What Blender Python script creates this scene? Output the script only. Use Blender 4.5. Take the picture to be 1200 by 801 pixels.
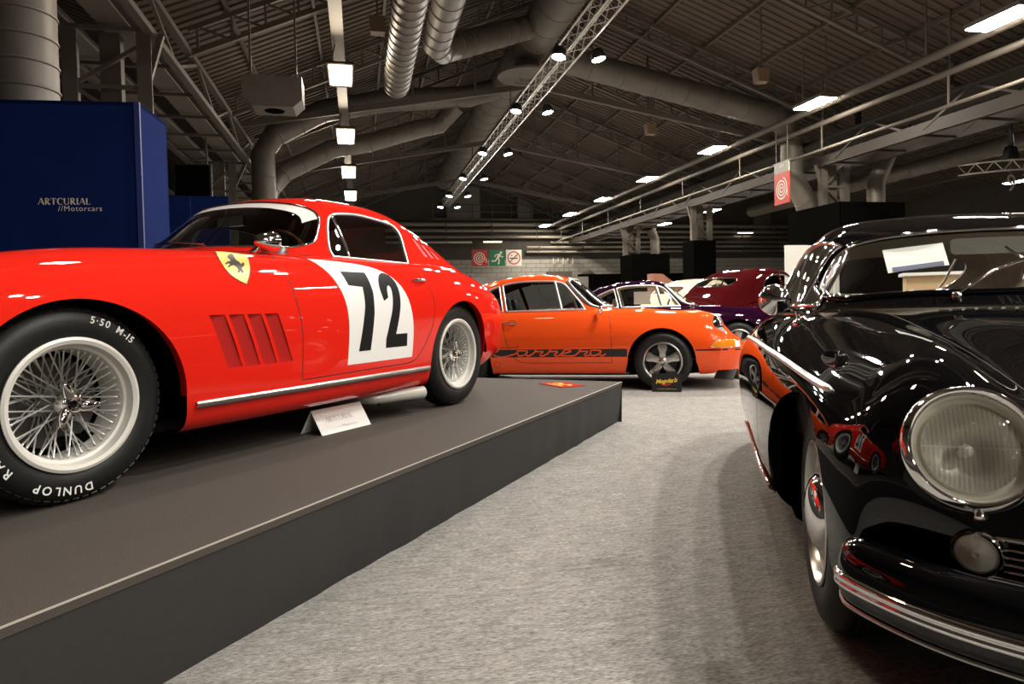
import bpy, bmesh, math, random
import numpy as np
from mathutils import Vector, Matrix
from mathutils.bvhtree import BVHTree

for _o in list(bpy.data.objects): bpy.data.objects.remove(_o)
SC = bpy.context.scene
# ------------------------------------------------------------------ camera (24 mm, crouched photographer)
CAM = bpy.data.cameras.new('camera'); CAMO = bpy.data.objects.new('camera', CAM); SC.collection.objects.link(CAMO)
CAM.sensor_width = 36.; CAM.lens = 24.; CAM.clip_start = .05; CAM.clip_end = 300.
CAM.shift_y = -21.3 / 1200.
CAMO.matrix_world = Matrix.Translation((0, 0, .95)) @ Matrix.Rotation(math.radians(90 - 1.5), 4, 'X') @ Matrix.Rotation(-math.atan(.022), 4, 'Z')
SC.camera = CAMO
# ------------------------------------------------------------------ world, exposure
W = bpy.data.worlds.new('world'); SC.world = W; W.use_nodes = True
W.node_tree.nodes['Background'].inputs[0].default_value = (1., .90, .80, 1); W.node_tree.nodes['Background'].inputs[1].default_value = .05
SC.view_settings.view_transform = 'Standard'; SC.view_settings.look = 'None'; SC.view_settings.gamma = 1.; SC.view_settings.exposure = 0.
SC.view_settings.use_curve_mapping = False
SC.cycles.use_denoising = True; SC.cycles.max_bounces = 8; SC.cycles.transparent_max_bounces = 16; SC.cycles.sample_clamp_indirect = 6.
LAMP, SPOT = 158., 1250.                                     # radiance of the ceiling lamps and the truss spot lamps
# ------------------------------------------------------------------ helpers
COL = bpy.context.scene.collection
PI = math.pi
random.seed(7)
MATS = {}

def mat(name, col=(.5, .5, .5), rough=.5, metal=0., coat=0., spec=.5, emit=None, estr=0., bump=None, vary=None, sheen=0.):
    """procedural principled material; bump=(scale,strength), vary=(scale,amount)"""
    if name in MATS: return MATS[name]
    m = bpy.data.materials.new(name); m.use_nodes = True
    nt = m.node_tree; b = nt.nodes['Principled BSDF']
    b.inputs['Base Color'].default_value = (*col, 1)
    b.inputs['Roughness'].default_value = rough
    b.inputs['Metallic'].default_value = metal
    b.inputs['Coat Weight'].default_value = coat
    b.inputs['Coat Roughness'].default_value = .02
    b.inputs['Specular IOR Level'].default_value = spec
    b.inputs['Sheen Weight'].default_value = sheen
    if emit:
        b.inputs['Emission Color'].default_value = (*emit, 1); b.inputs['Emission Strength'].default_value = estr
    if bump or vary:
        tc = nt.nodes.new('ShaderNodeTexCoord')
        if vary:
            n = nt.nodes.new('ShaderNodeTexNoise'); n.inputs['Scale'].default_value = vary[0]; n.inputs['Detail'].default_value = 4
            nt.links.new(tc.outputs['Object'], n.inputs['Vector'])
            mr = nt.nodes.new('ShaderNodeMapRange')
            mr.inputs['From Min'].default_value = .3; mr.inputs['From Max'].default_value = .7
            mr.inputs['To Min'].default_value = 1 - vary[1]; mr.inputs['To Max'].default_value = 1 + vary[1]
            nt.links.new(n.outputs['Fac'], mr.inputs['Value'])
            mx = nt.nodes.new('ShaderNodeVectorMath'); mx.operation = 'SCALE'; mx.inputs[0].default_value = col
            nt.links.new(mr.outputs['Result'], mx.inputs['Scale']); nt.links.new(mx.outputs['Vector'], b.inputs['Base Color'])
        if bump:
            n2 = nt.nodes.new('ShaderNodeTexNoise'); n2.inputs['Scale'].default_value = bump[0]; n2.inputs['Detail'].default_value = 3
            nt.links.new(tc.outputs['Object'], n2.inputs['Vector'])
            bp = nt.nodes.new('ShaderNodeBump'); bp.inputs['Strength'].default_value = bump[1]; bp.inputs['Distance'].default_value = .01
            nt.links.new(n2.outputs['Fac'], bp.inputs['Height']); nt.links.new(bp.outputs['Normal'], b.inputs['Normal'])
    MATS[name] = m
    return m

def glass_mat(name, tint=(.8, .85, .83), ior=1.5, rough=0.0, boost=1.0):
    """thin pane: fresnel mix of a tinted transparent and a glossy layer"""
    if name in MATS: return MATS[name]
    m = bpy.data.materials.new(name); m.use_nodes = True; nt = m.node_tree; nt.nodes.clear()
    out = nt.nodes.new('ShaderNodeOutputMaterial'); mx = nt.nodes.new('ShaderNodeMixShader')
    tr = nt.nodes.new('ShaderNodeBsdfTransparent'); tr.inputs['Color'].default_value = (*tint, 1)
    gl = nt.nodes.new('ShaderNodeBsdfGlossy'); gl.inputs['Roughness'].default_value = rough
    gl.inputs['Color'].default_value = (boost, boost, boost, 1)
    fr = nt.nodes.new('ShaderNodeFresnel'); fr.inputs['IOR'].default_value = ior
    # a pane is two-sided: keep the same fresnel for rays leaving the car
    ge = nt.nodes.new('ShaderNodeNewGeometry'); io = nt.nodes.new('ShaderNodeMapRange'); io.inputs['To Min'].default_value = ior; io.inputs['To Max'].default_value = 1. / ior
    nt.links.new(ge.outputs['Backfacing'], io.inputs['Value']); nt.links.new(io.outputs['Result'], fr.inputs['IOR'])
    nt.links.new(fr.outputs[0], mx.inputs[0]); nt.links.new(tr.outputs[0], mx.inputs[1]); nt.links.new(gl.outputs[0], mx.inputs[2])
    nt.links.new(mx.outputs[0], out.inputs[0]); MATS[name] = m
    return m

def tag(o, label=None, cat=None, group=None, kind=None):
    if label: o['label'] = label
    if cat: o['category'] = cat
    if group: o['group'] = group
    if kind: o['kind'] = kind
    return o

def thing(name, label, cat, loc=(0, 0, 0), rotz=0., group=None, parent=None, kind=None):
    o = bpy.data.objects.new(name, None); COL.objects.link(o); o.empty_display_size = .1
    o.location = loc; o.rotation_euler = (0, 0, rotz)
    if parent: o.parent = parent
    return tag(o, label, cat, group, kind)

def mesh_obj(name, verts, faces, m, parent=None, smooth=False, angle=None):
    me = bpy.data.meshes.new(name); me.from_pydata([tuple(v) for v in verts], [], faces)
    me.validate(); me.materials.append(m)
    if smooth: me.polygons.foreach_set('use_smooth', [True] * len(me.polygons))
    if angle is not None: me.set_sharp_from_angle(angle=math.radians(angle))
    o = bpy.data.objects.new(name, me); COL.objects.link(o)
    if parent: o.parent = parent
    return o

def place(o, loc=(0, 0, 0), rot=(0, 0, 0), scale=None):
    o.location = loc; o.rotation_euler = rot
    if scale: o.scale = scale
    return o

def dup(root, parent=None):
    """copy of an object with copies of all of its children (mesh data shared)"""
    c = root.copy(); COL.objects.link(c); c.parent = parent
    for ch in list(root.children):
        d = dup(ch, c); d.matrix_parent_inverse = ch.matrix_parent_inverse
    return c

def basis(d):
    d = Vector(d).normalized(); a = Vector((0, 0, 1)) if abs(d.z) < .95 else Vector((1, 0, 0))
    u = d.cross(a).normalized(); v = u.cross(d).normalized()
    return d, u, v

class MB:
    """collects simple shapes into one mesh"""
    def __init__(s): s.v = []; s.f = []
    def add(s, vs, fs):
        n = len(s.v); s.v += [tuple(v) for v in vs]; s.f += [tuple(i + n for i in f) for f in fs]; return s
    def box(s, c, d, rz=0., M=None):
        x, y, z = [k / 2 for k in d]; vs = [(a, b, e) for a in (-x, x) for b in (-y, y) for e in (-z, z)]
        ca, sa = math.cos(rz), math.sin(rz)
        vs = [(c[0] + a * ca - b * sa, c[1] + a * sa + b * ca, c[2] + e) for a, b, e in vs]
        if M is not None: vs = [M @ Vector(v) for v in vs]
        return s.add(vs, [(0, 1, 3, 2), (4, 6, 7, 5), (0, 4, 5, 1), (2, 3, 7, 6), (0, 2, 6, 4), (1, 5, 7, 3)])
    def bar(s, a, b, w, h=None):
        """rectangular bar from a to b"""
        h = h or w; a = Vector(a); b = Vector(b); d, u, v = basis(b - a)
        vs = [p + u * i * w / 2 + v * j * h / 2 for p in (a, b) for i, j in ((-1, -1), (1, -1), (1, 1), (-1, 1))]
        return s.add(vs, [(0, 1, 2, 3), (7, 6, 5, 4), (0, 4, 5, 1), (1, 5, 6, 2), (2, 6, 7, 3), (3, 7, 4, 0)])
    def tube(s, pts, r, n=10, closed=False, caps=True, squash=None):
        """round tube along a polyline; r a number or one per point; squash=(axis vector, factor)"""
        pts = [Vector(p) for p in pts]; k = len(pts)
        if k < 2: return s
        rs = r if hasattr(r, '__len__') else [r] * k
        T = []
        for i in range(k):
            a = pts[(i - 1) % k] if (closed or i > 0) else pts[i]; b = pts[(i + 1) % k] if (closed or i < k - 1) else pts[i]
            t = b - a; T.append(t.normalized() if t.length > 1e-9 else Vector((0, 0, 1)))
        d, u, v = basis(T[0]); vs = []; base = len(s.v)
        for i in range(k):
            u = (u - T[i] * u.dot(T[i])); u = u.normalized() if u.length > 1e-6 else basis(T[i])[1]; v = T[i].cross(u)
            for j in range(n):
                q = 2 * PI * j / n; off = u * (math.cos(q) * rs[i]) + v * (math.sin(q) * rs[i])
                if squash: ax = squash[0]; off = off - ax * off.dot(ax) * (1 - squash[1])
                vs.append(pts[i] + off)
        fs = []
        for i in range(k if closed else k - 1):
            i2 = (i + 1) % k
            for j in range(n):
                j2 = (j + 1) % n; fs.append((i * n + j, i * n + j2, i2 * n + j2, i2 * n + j))
        if caps and not closed: fs.append(tuple(range(n - 1, -1, -1))); fs.append(tuple((k - 1) * n + j for j in range(n)))
        return s.add(vs, fs)
    def lathe(s, prof, c=(0, 0, 0), axis=(0, 0, 1), n=48, closed=False, a0=0., a1=2 * PI):
        """prof = [(radius, height along axis)]"""
        d, u, v = basis(axis); c = Vector(c); k = len(prof); vs = []; full = abs(a1 - a0 - 2 * PI) < 1e-6; m = n if full else n + 1
        for j in range(m):
            q = a0 + (a1 - a0) * j / n; e = u * math.cos(q) + v * math.sin(q)
            for r, h in prof: vs.append(c + e * r + d * h)
        fs = []
        for j in range(n):
            j2 = (j + 1) % m
            for i in range(k if closed else k - 1):
                i2 = (i + 1) % k; fs.append((j * k + i, j * k + i2, j2 * k + i2, j2 * k + i))
        return s.add(vs, fs)
    def prism(s, poly, a, b):
        """3D polygon list extruded from offset vector a to b"""
        a = Vector(a); b = Vector(b); k = len(poly); P = [Vector(p) for p in poly]
        vs = [p + a for p in P] + [p + b for p in P]
        return s.add(vs, [tuple(range(k - 1, -1, -1)), tuple(range(k, 2 * k))] + [(i, (i + 1) % k, k + (i + 1) % k, k + i) for i in range(k)])
    def sphere(s, c, r, n=20, m=12, sc=(1, 1, 1), half=None):
        prof = []; c = Vector(c); vs = []; fs = []
        for i in range(m + 1):
            t = PI * i / m * (half or 1.)
            for j in range(n):
                q = 2 * PI * j / n
                vs.append(c + Vector((math.sin(t) * math.cos(q) * sc[0], math.sin(t) * math.sin(q) * sc[1], math.cos(t) * sc[2])) * r)
        for i in range(m):
            for j in range(n): fs.append((i * n + j, i * n + (j + 1) % n, (i + 1) * n + (j + 1) % n, (i + 1) * n + j))
        return s.add(vs, fs)
    def grid(s, G):
        G = np.asarray(G); a, b = G.shape[:2]
        return s.add([tuple(p) for p in G.reshape(-1, 3)], [(i * b + j, i * b + j + 1, (i + 1) * b + j + 1, (i + 1) * b + j) for i in range(a - 1) for j in range(b - 1)])
    def build(s, name, m, parent=None, smooth=False, angle=None):
        return mesh_obj(name, s.v, s.f, m, parent, smooth or angle is not None, angle)

# ------------------------------------------------------------------ smooth surfaces from a net of points
def spline1(t, P, q):
    """C2 interpolating cubic (natural ends) of P (n,...) given at t, evaluated at q"""
    t = np.asarray(t, float); P = np.asarray(P, float); n = len(t); sh = P.shape[1:]; P2 = P.reshape(n, -1); h = np.diff(t)
    A = np.zeros((n, n)); B = np.zeros_like(P2); A[0, 0] = A[-1, -1] = 1
    for i in range(1, n - 1):
        A[i, i - 1] = h[i - 1]; A[i, i] = 2 * (h[i - 1] + h[i]); A[i, i + 1] = h[i]
        B[i] = 6 * ((P2[i + 1] - P2[i]) / h[i] - (P2[i] - P2[i - 1]) / h[i - 1])
    M = np.linalg.solve(A, B); q = np.asarray(q, float); k = np.clip(np.searchsorted(t, q, side='right') - 1, 0, n - 2)
    a = (t[k + 1] - q)[:, None]; b = (q - t[k])[:, None]; hh = h[k][:, None]
    R = (M[k] * a ** 3 + M[k + 1] * b ** 3) / (6 * hh) + (P2[k] / hh - M[k] * hh / 6) * a + (P2[k + 1] / hh - M[k + 1] * hh / 6) * b
    return R.reshape((len(q),) + sh)

def curve(pts, n):
    """n points on a smooth curve through pts"""
    P = np.asarray(pts, float); t = np.r_[0, np.cumsum(np.maximum(np.linalg.norm(np.diff(P, axis=0), axis=1), 1e-6) ** .7)]
    return spline1(t, P, np.linspace(0, t[-1], n))

def loop(pts, n):
    P = np.asarray(pts, float); P3 = np.concatenate([P, P, P, P[:1]]); t = np.r_[0, np.cumsum(np.linalg.norm(np.diff(P3, axis=0), axis=1) ** .7)]; k = len(P)
    return spline1(t, P3, np.linspace(t[k], t[2 * k], n + 1)[:-1])

def whittaker(G, lam):
    """fairing: penalise third differences along axis 0"""
    n = len(G); D = np.diff(np.eye(n), 3, axis=0)
    return np.linalg.solve(np.eye(n) + lam * D.T @ D, G.reshape(n, -1)).reshape(G.shape)

def net_surface(net, nu, nv, fair=0.):
    """net rows x cols x 3 for the half y>=0, column 0 on the centreline -> dense half grid"""
    N = np.asarray(net, float); g = N[:, 1:4][:, ::-1].copy(); g[..., 1] *= -1
    N2 = np.concatenate([g, N], 1); off = g.shape[1]
    du = np.linalg.norm(np.diff(N2, axis=0), axis=2).mean(1) ** .8; tu = np.r_[0, np.cumsum(du)]
    dv = np.linalg.norm(np.diff(N2, axis=1), axis=2).mean(0) ** .8; tv = np.r_[0, np.cumsum(dv)]
    G = spline1(tu, N2, np.linspace(0, tu[-1], nu))
    G = spline1(tv, G.transpose(1, 0, 2), np.linspace(tv[off], tv[-1], nv)).transpose(1, 0, 2)
    if fair:
        G = whittaker(G, fair)
        m = G[:, 1:][:, ::-1].copy(); m[..., 1] *= -1; F = np.concatenate([m, G], 1).transpose(1, 0, 2)
        G = whittaker(F, fair).transpose(1, 0, 2)[:, m.shape[1]:]
    G[:, 0, 1] = 0
    return G

class Skin:
    """a symmetric car skin held in a bmesh: knife out windows, doors, arches; project details onto it"""
    def __init__(s, net, nu=110, nv=60, fair=0.):
        G = net_surface(net, nu, nv, fair); nu, nv = G.shape[:2]
        L = G.copy(); Rr = G[:, 1:].copy(); Rr[..., 1] *= -1
        vs = [tuple(p) for p in L.reshape(-1, 3)] + [tuple(p) for p in Rr.reshape(-1, 3)]
        def idx(i, j): return i * nv + j if j >= 0 else nu * nv + i * (nv - 1) + (-j - 1)
        fs = [(idx(i, j), idx(i + 1, j), idx(i + 1, j + 1), idx(i, j + 1)) for i in range(nu - 1) for j in range(-(nv - 1), nv - 1)]
        s.bm = bmesh.new(); V = [s.bm.verts.new(v) for v in vs]
        for f in fs:
            try: s.bm.faces.new([V[i] for i in f])
            except ValueError: pass
        bmesh.ops.remove_doubles(s.bm, verts=s.bm.verts, dist=1e-5)
        s.bm.normal_update()
        # make normals point outwards (top faces up)
        up = sum(f.normal.z * f.calc_area() for f in s.bm.faces if f.calc_center_median().z > .6)
        if up < 0: bmesh.ops.reverse_faces(s.bm, faces=s.bm.faces[:]); s.bm.normal_update()
        s.tree = BVHTree.FromBMesh(s.bm); s.src = s.bm.copy()
    # -------- projection
    def hit(s, p, d):
        r = s.tree.ray_cast(Vector(p), Vector(d)); return (r[0], r[1]) if r[0] else (None, None)
    def side(s, x, z, sg=1):
        p, n = s.hit((x, 3 * sg, z), (0, -sg, 0))
        if p is None: p, n = s.tree.find_nearest(Vector((x, .8 * sg, z)))[:2]
        if n.y * sg < 0: n = -n
        return p, n
    def top(s, x, y):
        p, n = s.hit((x, y, 3), (0, 0, -1))
        if p is None: p, n = s.tree.find_nearest(Vector((x, y, .9)))[:2]
        if n.z < 0: n = -n
        return p, n
    def front(s, y, z, d=-1):
        p, n = s.hit((-d * 6, y, z), (d, 0, 0))
        if p is None: p, n = s.tree.find_nearest(Vector((-d * .9, y, z)))[:2]
        if n.x * d > 0: n = -n
        return p, n
    def proj(s, pts, how='side', sg=1):
        if how == 'side': return [s.side(a, b, sg) for a, b in pts]
        if how == 'top': return [s.top(a, b) for a, b in pts]
        return [s.front(a, b, -1 if how == 'front' else 1) for a, b in pts]
    # -------- cutting
    def knife(s, poly, how='side', sg=1, pred=None, bm=None):
        bm = bm or s.bm
        ax = {'side': (0, 2), 'top': (0, 1), 'front': (1, 2), 'rear': (1, 2)}[how]; third = 3 - sum(ax)
        P = [tuple(p) for p in poly]; xs = [p[0] for p in P]; ys = [p[1] for p in P]; bb = (min(xs), max(xs), min(ys), max(ys))
        def ok(f):
            c = f.calc_center_median()
            if how == 'side' and (c.y * sg < .05 or f.normal.y * sg < -.15): return False
            if how == 'top' and f.normal.z < .05: return False
            if how == 'front' and f.normal.x < -.05: return False
            if how == 'rear' and f.normal.x > .05: return False
            return pred is None or pred(c, f.normal)
        def fb(f):
            a = [v.co[ax[0]] for v in f.verts]; b = [v.co[ax[1]] for v in f.verts]; return min(a), max(a), min(b), max(b)
        cand = set()
        for f in bm.faces:
            q = fb(f)
            if q[1] >= bb[0] and q[0] <= bb[1] and q[3] >= bb[2] and q[2] <= bb[3] and ok(f): cand.add(f)
        n = len(P)
        for i in range(n):
            a, b = P[i], P[(i + 1) % n]; e = (b[0] - a[0], b[1] - a[1])
            if math.hypot(*e) < 1e-7: continue
            no = [0, 0, 0]; no[ax[0]] = -e[1]; no[ax[1]] = e[0]; co = [0, 0, 0]; co[ax[0]] = a[0]; co[ax[1]] = a[1]
            x0, x1, y0, y1 = min(a[0], b[0]) - 1e-5, max(a[0], b[0]) + 1e-5, min(a[1], b[1]) - 1e-5, max(a[1], b[1]) + 1e-5
            sel = []
            for f in cand:
                q = fb(f)
                if q[1] >= x0 and q[0] <= x1 and q[3] >= y0 and q[2] <= y1: sel.append(f)
            if not sel: continue
            es = {e2 for f in sel for e2 in f.edges}; vs = {v for f in sel for v in f.verts}
            r = bmesh.ops.bisect_plane(bm, geom=list(vs) + list(es) + sel, dist=1e-6, plane_co=co, plane_no=no)
            cand.difference_update(sel)
            cand.update(g for g in r['geom'] if isinstance(g, bmesh.types.BMFace))
        def inside(x, y):
            w = False; j = n - 1
            for i in range(n):
                if (P[i][1] > y) != (P[j][1] > y) and x < (P[j][0] - P[i][0]) * (y - P[i][1]) / (P[j][1] - P[i][1]) + P[i][0]: w = not w
                j = i
            return w
        res = []
        for f in cand:
            if f.is_valid:
                c = f.calc_center_median()
                if inside(c[ax[0]], c[ax[1]]): res.append(f)
        return res
    @staticmethod
    def faces_mesh(faces, off=0.):
        vm = {}; vs = []; fs = []; nrm = {}
        for f in faces:
            for v in f.verts:
                nrm[v] = nrm.get(v, Vector((0, 0, 0))) + f.normal * f.calc_area()
        for f in faces:
            t = []
            for v in f.verts:
                if v not in vm:
                    nn = nrm[v]; nn = nn.normalized() if nn.length > 1e-12 else f.normal
                    vm[v] = len(vs); vs.append(tuple(v.co + nn * off))
                t.append(vm[v])
            fs.append(tuple(t))
        return vs, fs
    def take(s, poly, name, m, parent, how='side', sg=1, pred=None, off=0., keep=False):
        """cut the polygon out of the skin and make it an object of its own"""
        fs = s.knife(poly, how, sg, pred)
        vs, ff = s.faces_mesh(fs, off)
        if not keep: bmesh.ops.delete(s.bm, geom=fs, context='FACES')
        return mesh_obj(name, vs, ff, m, parent, True) if name and vs else None
    def drop(s, poly, how='side', sg=1, pred=None):
        fs = s.knife(poly, how, sg, pred); bmesh.ops.delete(s.bm, geom=fs, context='FACES')
    def decal(s, poly, name, m, parent, how='side', sg=1, off=.0012, pred=None):
        b = s.src.copy(); fs = s.knife(poly, how, sg, pred, b); vs, ff = s.faces_mesh(fs, off); b.free()
        return mesh_obj(name, vs, ff, m, parent, True)
    def drape(s, V2, F, name, m, parent, how='side', sg=1, off=.0015):
        q = s.proj(V2, how, sg); return mesh_obj(name, [p + n * off for p, n in q], F, m, parent, True)
    def line(s, pts, name, m, parent, w=.004, how='side', sg=1, off=.0006, closed=False, step=.03):
        """thin ribbon lying on the skin (panel gap)"""
        P = dense(pts, step, closed); q = s.proj(P, how, sg); vs = []; k = len(q)
        for i, (p, n) in enumerate(q):
            a = q[(i - 1) % k][0] if (closed or i) else p; b = q[(i + 1) % k][0] if (closed or i < k - 1) else p
            t = (b - a).normalized() if (b - a).length > 1e-9 else Vector((1, 0, 0)); u = n.cross(t).normalized() * w / 2
            vs += [p + u + n * off, p - u + n * off]
        fs = [(2 * i, 2 * i + 1, (2 * i + 3) % (2 * k), (2 * i + 2) % (2 * k)) for i in range(k if closed else k - 1)]
        return mesh_obj(name, vs, fs, m, parent, True)
    def trim(s, pts, name, m, parent, r=.006, how='side', sg=1, off=0., closed=False, step=.03, n=8):
        P = dense(pts, step, closed); q = s.proj(P, how, sg)
        return MB().tube([p + nn * off for p, nn in q], r, n, closed).build(name, m, parent, True)
    def finish(s, name, m, parent, lining=None):
        if lining:
            s.bm.normal_update(); vs, fs = s.faces_mesh(list(s.bm.faces), -.012); mesh_obj('headlining', vs, [f[::-1] for f in fs], lining, parent, True)
        bmesh.ops.delete(s.bm, geom=[v for v in s.bm.verts if not v.link_faces], context='VERTS')
        me = bpy.data.meshes.new(name); s.bm.to_mesh(me); me.materials.append(m)
        me.polygons.foreach_set('use_smooth', [True] * len(me.polygons))
        o = bpy.data.objects.new(name, me); COL.objects.link(o); o.parent = parent
        return o

def dense(pts, step=.03, closed=False):
    P = [tuple(p) for p in pts]; out = []; n = len(P)
    for i in range(n if closed else n - 1):
        a, b = P[i], P[(i + 1) % n]; k = max(1, int(math.hypot(b[0] - a[0], b[1] - a[1]) / step))
        out += [(a[0] + (b[0] - a[0]) * t / k, a[1] + (b[1] - a[1]) * t / k) for t in range(k)]
    if not closed: out.append(P[-1])
    return out

def smooth2(pts, n=40, closed=False):
    return [tuple(p) for p in (loop(pts, n) if closed else curve(pts, n))]

def arc(cx, cy, r, a0, a1, n=24, ry=None):
    return [(cx + r * math.cos(math.radians(a0 + (a1 - a0) * i / n)), cy + (ry or r) * math.sin(math.radians(a0 + (a1 - a0) * i / n))) for i in range(n + 1)]

def rounded(x0, y0, x1, y1, r, n=5):
    o = []
    for cx, cy, a in ((x1 - r, y1 - r, 0), (x0 + r, y1 - r, 90), (x0 + r, y0 + r, 180), (x1 - r, y0 + r, 270)): o += arc(cx, cy, r, a, a + 90, n)
    return o

def text_mesh(txt, size=1., shear=0., spacing=1., align='CENTER', bold=0.):
    """2D triangles of a text: ([(x,y)], faces)"""
    c = bpy.data.curves.new('t', 'FONT'); c.body = txt; c.size = size; c.shear = shear; c.space_character = spacing; c.align_x = align; c.align_y = 'CENTER'; c.offset = bold
    c.resolution_u = 3
    o = bpy.data.objects.new('t', c); COL.objects.link(o); dg = bpy.context.evaluated_depsgraph_get(); dg.update()
    me = o.evaluated_get(dg).to_mesh(); V = [(v.co.x, v.co.y) for v in me.vertices]; F = [tuple(p.vertices) for p in me.polygons]
    o.evaluated_get(dg).to_mesh_clear(); bpy.data.objects.remove(o); bpy.data.curves.remove(c)
    return V, F

def stroke2(pts, w, n=None):
    """polyline with width(s) -> 2D quads"""
    P = [Vector((*p, 0)) for p in pts]; k = len(P); ws = w if hasattr(w, '__len__') else [w] * k; V = []
    for i in range(k):
        t = (P[min(i + 1, k - 1)] - P[max(i - 1, 0)]).normalized(); u = Vector((-t.y, t.x, 0)) * ws[i] / 2
        V += [(P[i] + u)[:2], (P[i] - u)[:2]]
    return [tuple(v) for v in V], [(2 * i, 2 * i + 1, 2 * i + 3, 2 * i + 2) for i in range(k - 1)]

def flat(V2, F, name, m, parent, o, ux, uy, off=0.):
    """2D mesh laid on the plane o + x*ux + y*uy"""
    o = Vector(o); ux = Vector(ux); uy = Vector(uy); n = ux.cross(uy).normalized()
    return mesh_obj(name, [o + ux * x + uy * y + n * off for x, y in V2], F, m, parent)

def join2(*parts):
    V = []; F = []
    for v, f in parts: n = len(V); V += list(v); F += [tuple(i + n for i in q) for q in f]
    return V, F

def xf2(VF, s=1., dx=0., dy=0., sy=None):
    return [(x * s + dx, y * (sy or s) + dy) for x, y in VF[0]], VF[1]
# ------------------------------------------------------------------ shared materials
M_RED = mat('red_paint', (.78, .020, .010), .5, coat=1., spec=0.)
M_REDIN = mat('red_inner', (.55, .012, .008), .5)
M_ORANGE = mat('orange_paint', (.83, .085, .012), .5, coat=1., spec=0.)
M_BLACKP = mat('black_paint', (.003, .003, .0035), .5, coat=1., spec=0.)
M_PURPLE = mat('purple_paint', (.014, .0016, .0115), .5, coat=1., spec=0.)
M_MAROON = mat('maroon_paint', (.042, .0022, .0032), .5, coat=1., spec=0.)
M_CREAM = mat('cream_paint', (.68, .58, .40), .5, coat=1., spec=0.)
M_CHROME = mat('chrome', (.82, .81, .79), .06, metal=1.)
M_TRIM = mat('bright_trim', (.86, .85, .82), .28, metal=.7)
M_ALLOY = mat('brushed_alloy', (.62, .61, .58), .28, metal=1.)
M_SILVER = mat('silver_wheel_paint', (.66, .64, .59), .38, metal=.1)
M_SPOKE = mat('polished_spoke', (.86, .85, .82), .32, metal=.6)
M_RUBBER = mat('tyre_rubber', (.009, .009, .009), .48, spec=.35, bump=(60, .1))
M_DARK = mat('dark_void', (.004, .004, .004), .9, spec=0.)
M_BLACK = mat('black_satin', (.012, .012, .012), .45)
M_GAP = mat('panel_gap', (.02, .006, .005), .8)
M_WHITE = mat('white_paint', (.86, .85, .82), .4)
M_LETTER = mat('white_lettering', (.75, .75, .72), .6)
M_LEATHER = mat('black_leather', (.014, .013, .012), .4, bump=(90, .1))
M_CREAMLEATHER = mat('cream_leather', (.60, .50, .36), .5, bump=(90, .1))
M_CLOTHGREY = mat('grey_headlining', (.30, .28, .25), .9)
M_GLASS = glass_mat('window_glass', (.92, .94, .92), 1.45)
M_GLASSD = glass_mat('dark_window_glass', (.50, .53, .52), 1.5)
M_LENS = glass_mat('lamp_glass', (.9, .9, .88), 1.45)
M_AMBER = mat('amber_lens', (.85, .24, .008), .15, coat=1.)
M_RUBTRIM = mat('rubber_trim', (.02, .02, .02), .5)
M_STEELGREY = mat('grey_pipe', (.55, .54, .50), .35, metal=.3)

# ------------------------------------------------------------------ wheels: built round the Y axis, outer face towards +Y
def tyre_profile(R, r, w, bulge=.012):
    """closed profile (radius, y) outer face first"""
    h = w / 2
    pts = [(r - .012, h - .012), (r + .004, h + .002), (r + (R - r) * .25, h + bulge * .8), (r + (R - r) * .5, h + bulge), (r + (R - r) * .75, h + bulge * .3), (R - .012, h - .012), (R - .002, h - .030)]
    tr = []
    for k in range(4):
        y0 = h - .036 - k * (2 * h - .072) / 4; y1 = h - .036 - (k + 1) * (2 * h - .072) / 4; g = .004
        tr += [(R, y0 - g), (R, y1 + g), (R - .008, y1 + g * .6), (R - .008, y1 - g * .6)]
    tr = tr[:-2]
    back = [(a, -b) for a, b in reversed(pts)]
    return pts + tr + back

def tyre(parent, R, r, w, name='tyre', blocks=0, bulge=.012):
    mb = MB().lathe(tyre_profile(R, r, w, bulge), axis=(0, 1, 0), n=72)
    o = mb.build(name, M_RUBBER, parent, angle=50)
    if blocks:
        b = MB(); h = w / 2
        for i in range(blocks):
            q = 2 * PI * i / blocks
            for sg in (1, -1):
                Mx = Matrix.Rotation(-q, 4, 'Y') @ Matrix.Translation((R - .009, sg * (h - .022), 0)) @ Matrix.Rotation(sg * .55, 4, 'Z')
                b.box((0, 0, 0), (.012, .026, 2 * PI * R / blocks * .62), M=Mx)
        tag(b.build('tread_block', M_RUBBER, parent), kind='stuff')
    return o

def face_pt(r, deg, y):
    """point on the wheel's outer face; deg as seen from outside, 0 = towards the right (rearwards on the left side)"""
    q = math.radians(deg); return Vector((-r * math.cos(q), y, r * math.sin(q)))

def ring_text(txt, r, deg0, size, y, m, parent, name='lettering', spread=1., gap={}):
    """letters set clockwise round the sidewall with their tops outwards, starting at deg0"""
    V = []; F = []; a = deg0
    for ch in txt:
        if ch == ' ': a -= math.degrees(size * .55 / r) * spread; continue
        v, f = text_mesh(ch, size, bold=size * .018); x0 = min(p[0] for p in v); x1 = max(p[0] for p in v); w = x1 - x0
        half = math.degrees((w / 2 + size * .07) / r) * spread; a -= half; n = len(V)
        for x, yy in v:
            rr = r + yy; V.append(face_pt(rr, a - math.degrees((x - (x0 + x1) / 2) / r), y))
        F += [tuple(n + i for i in q) for q in f]; a -= half
    return mesh_obj(name, V, F, m, parent)

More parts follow.
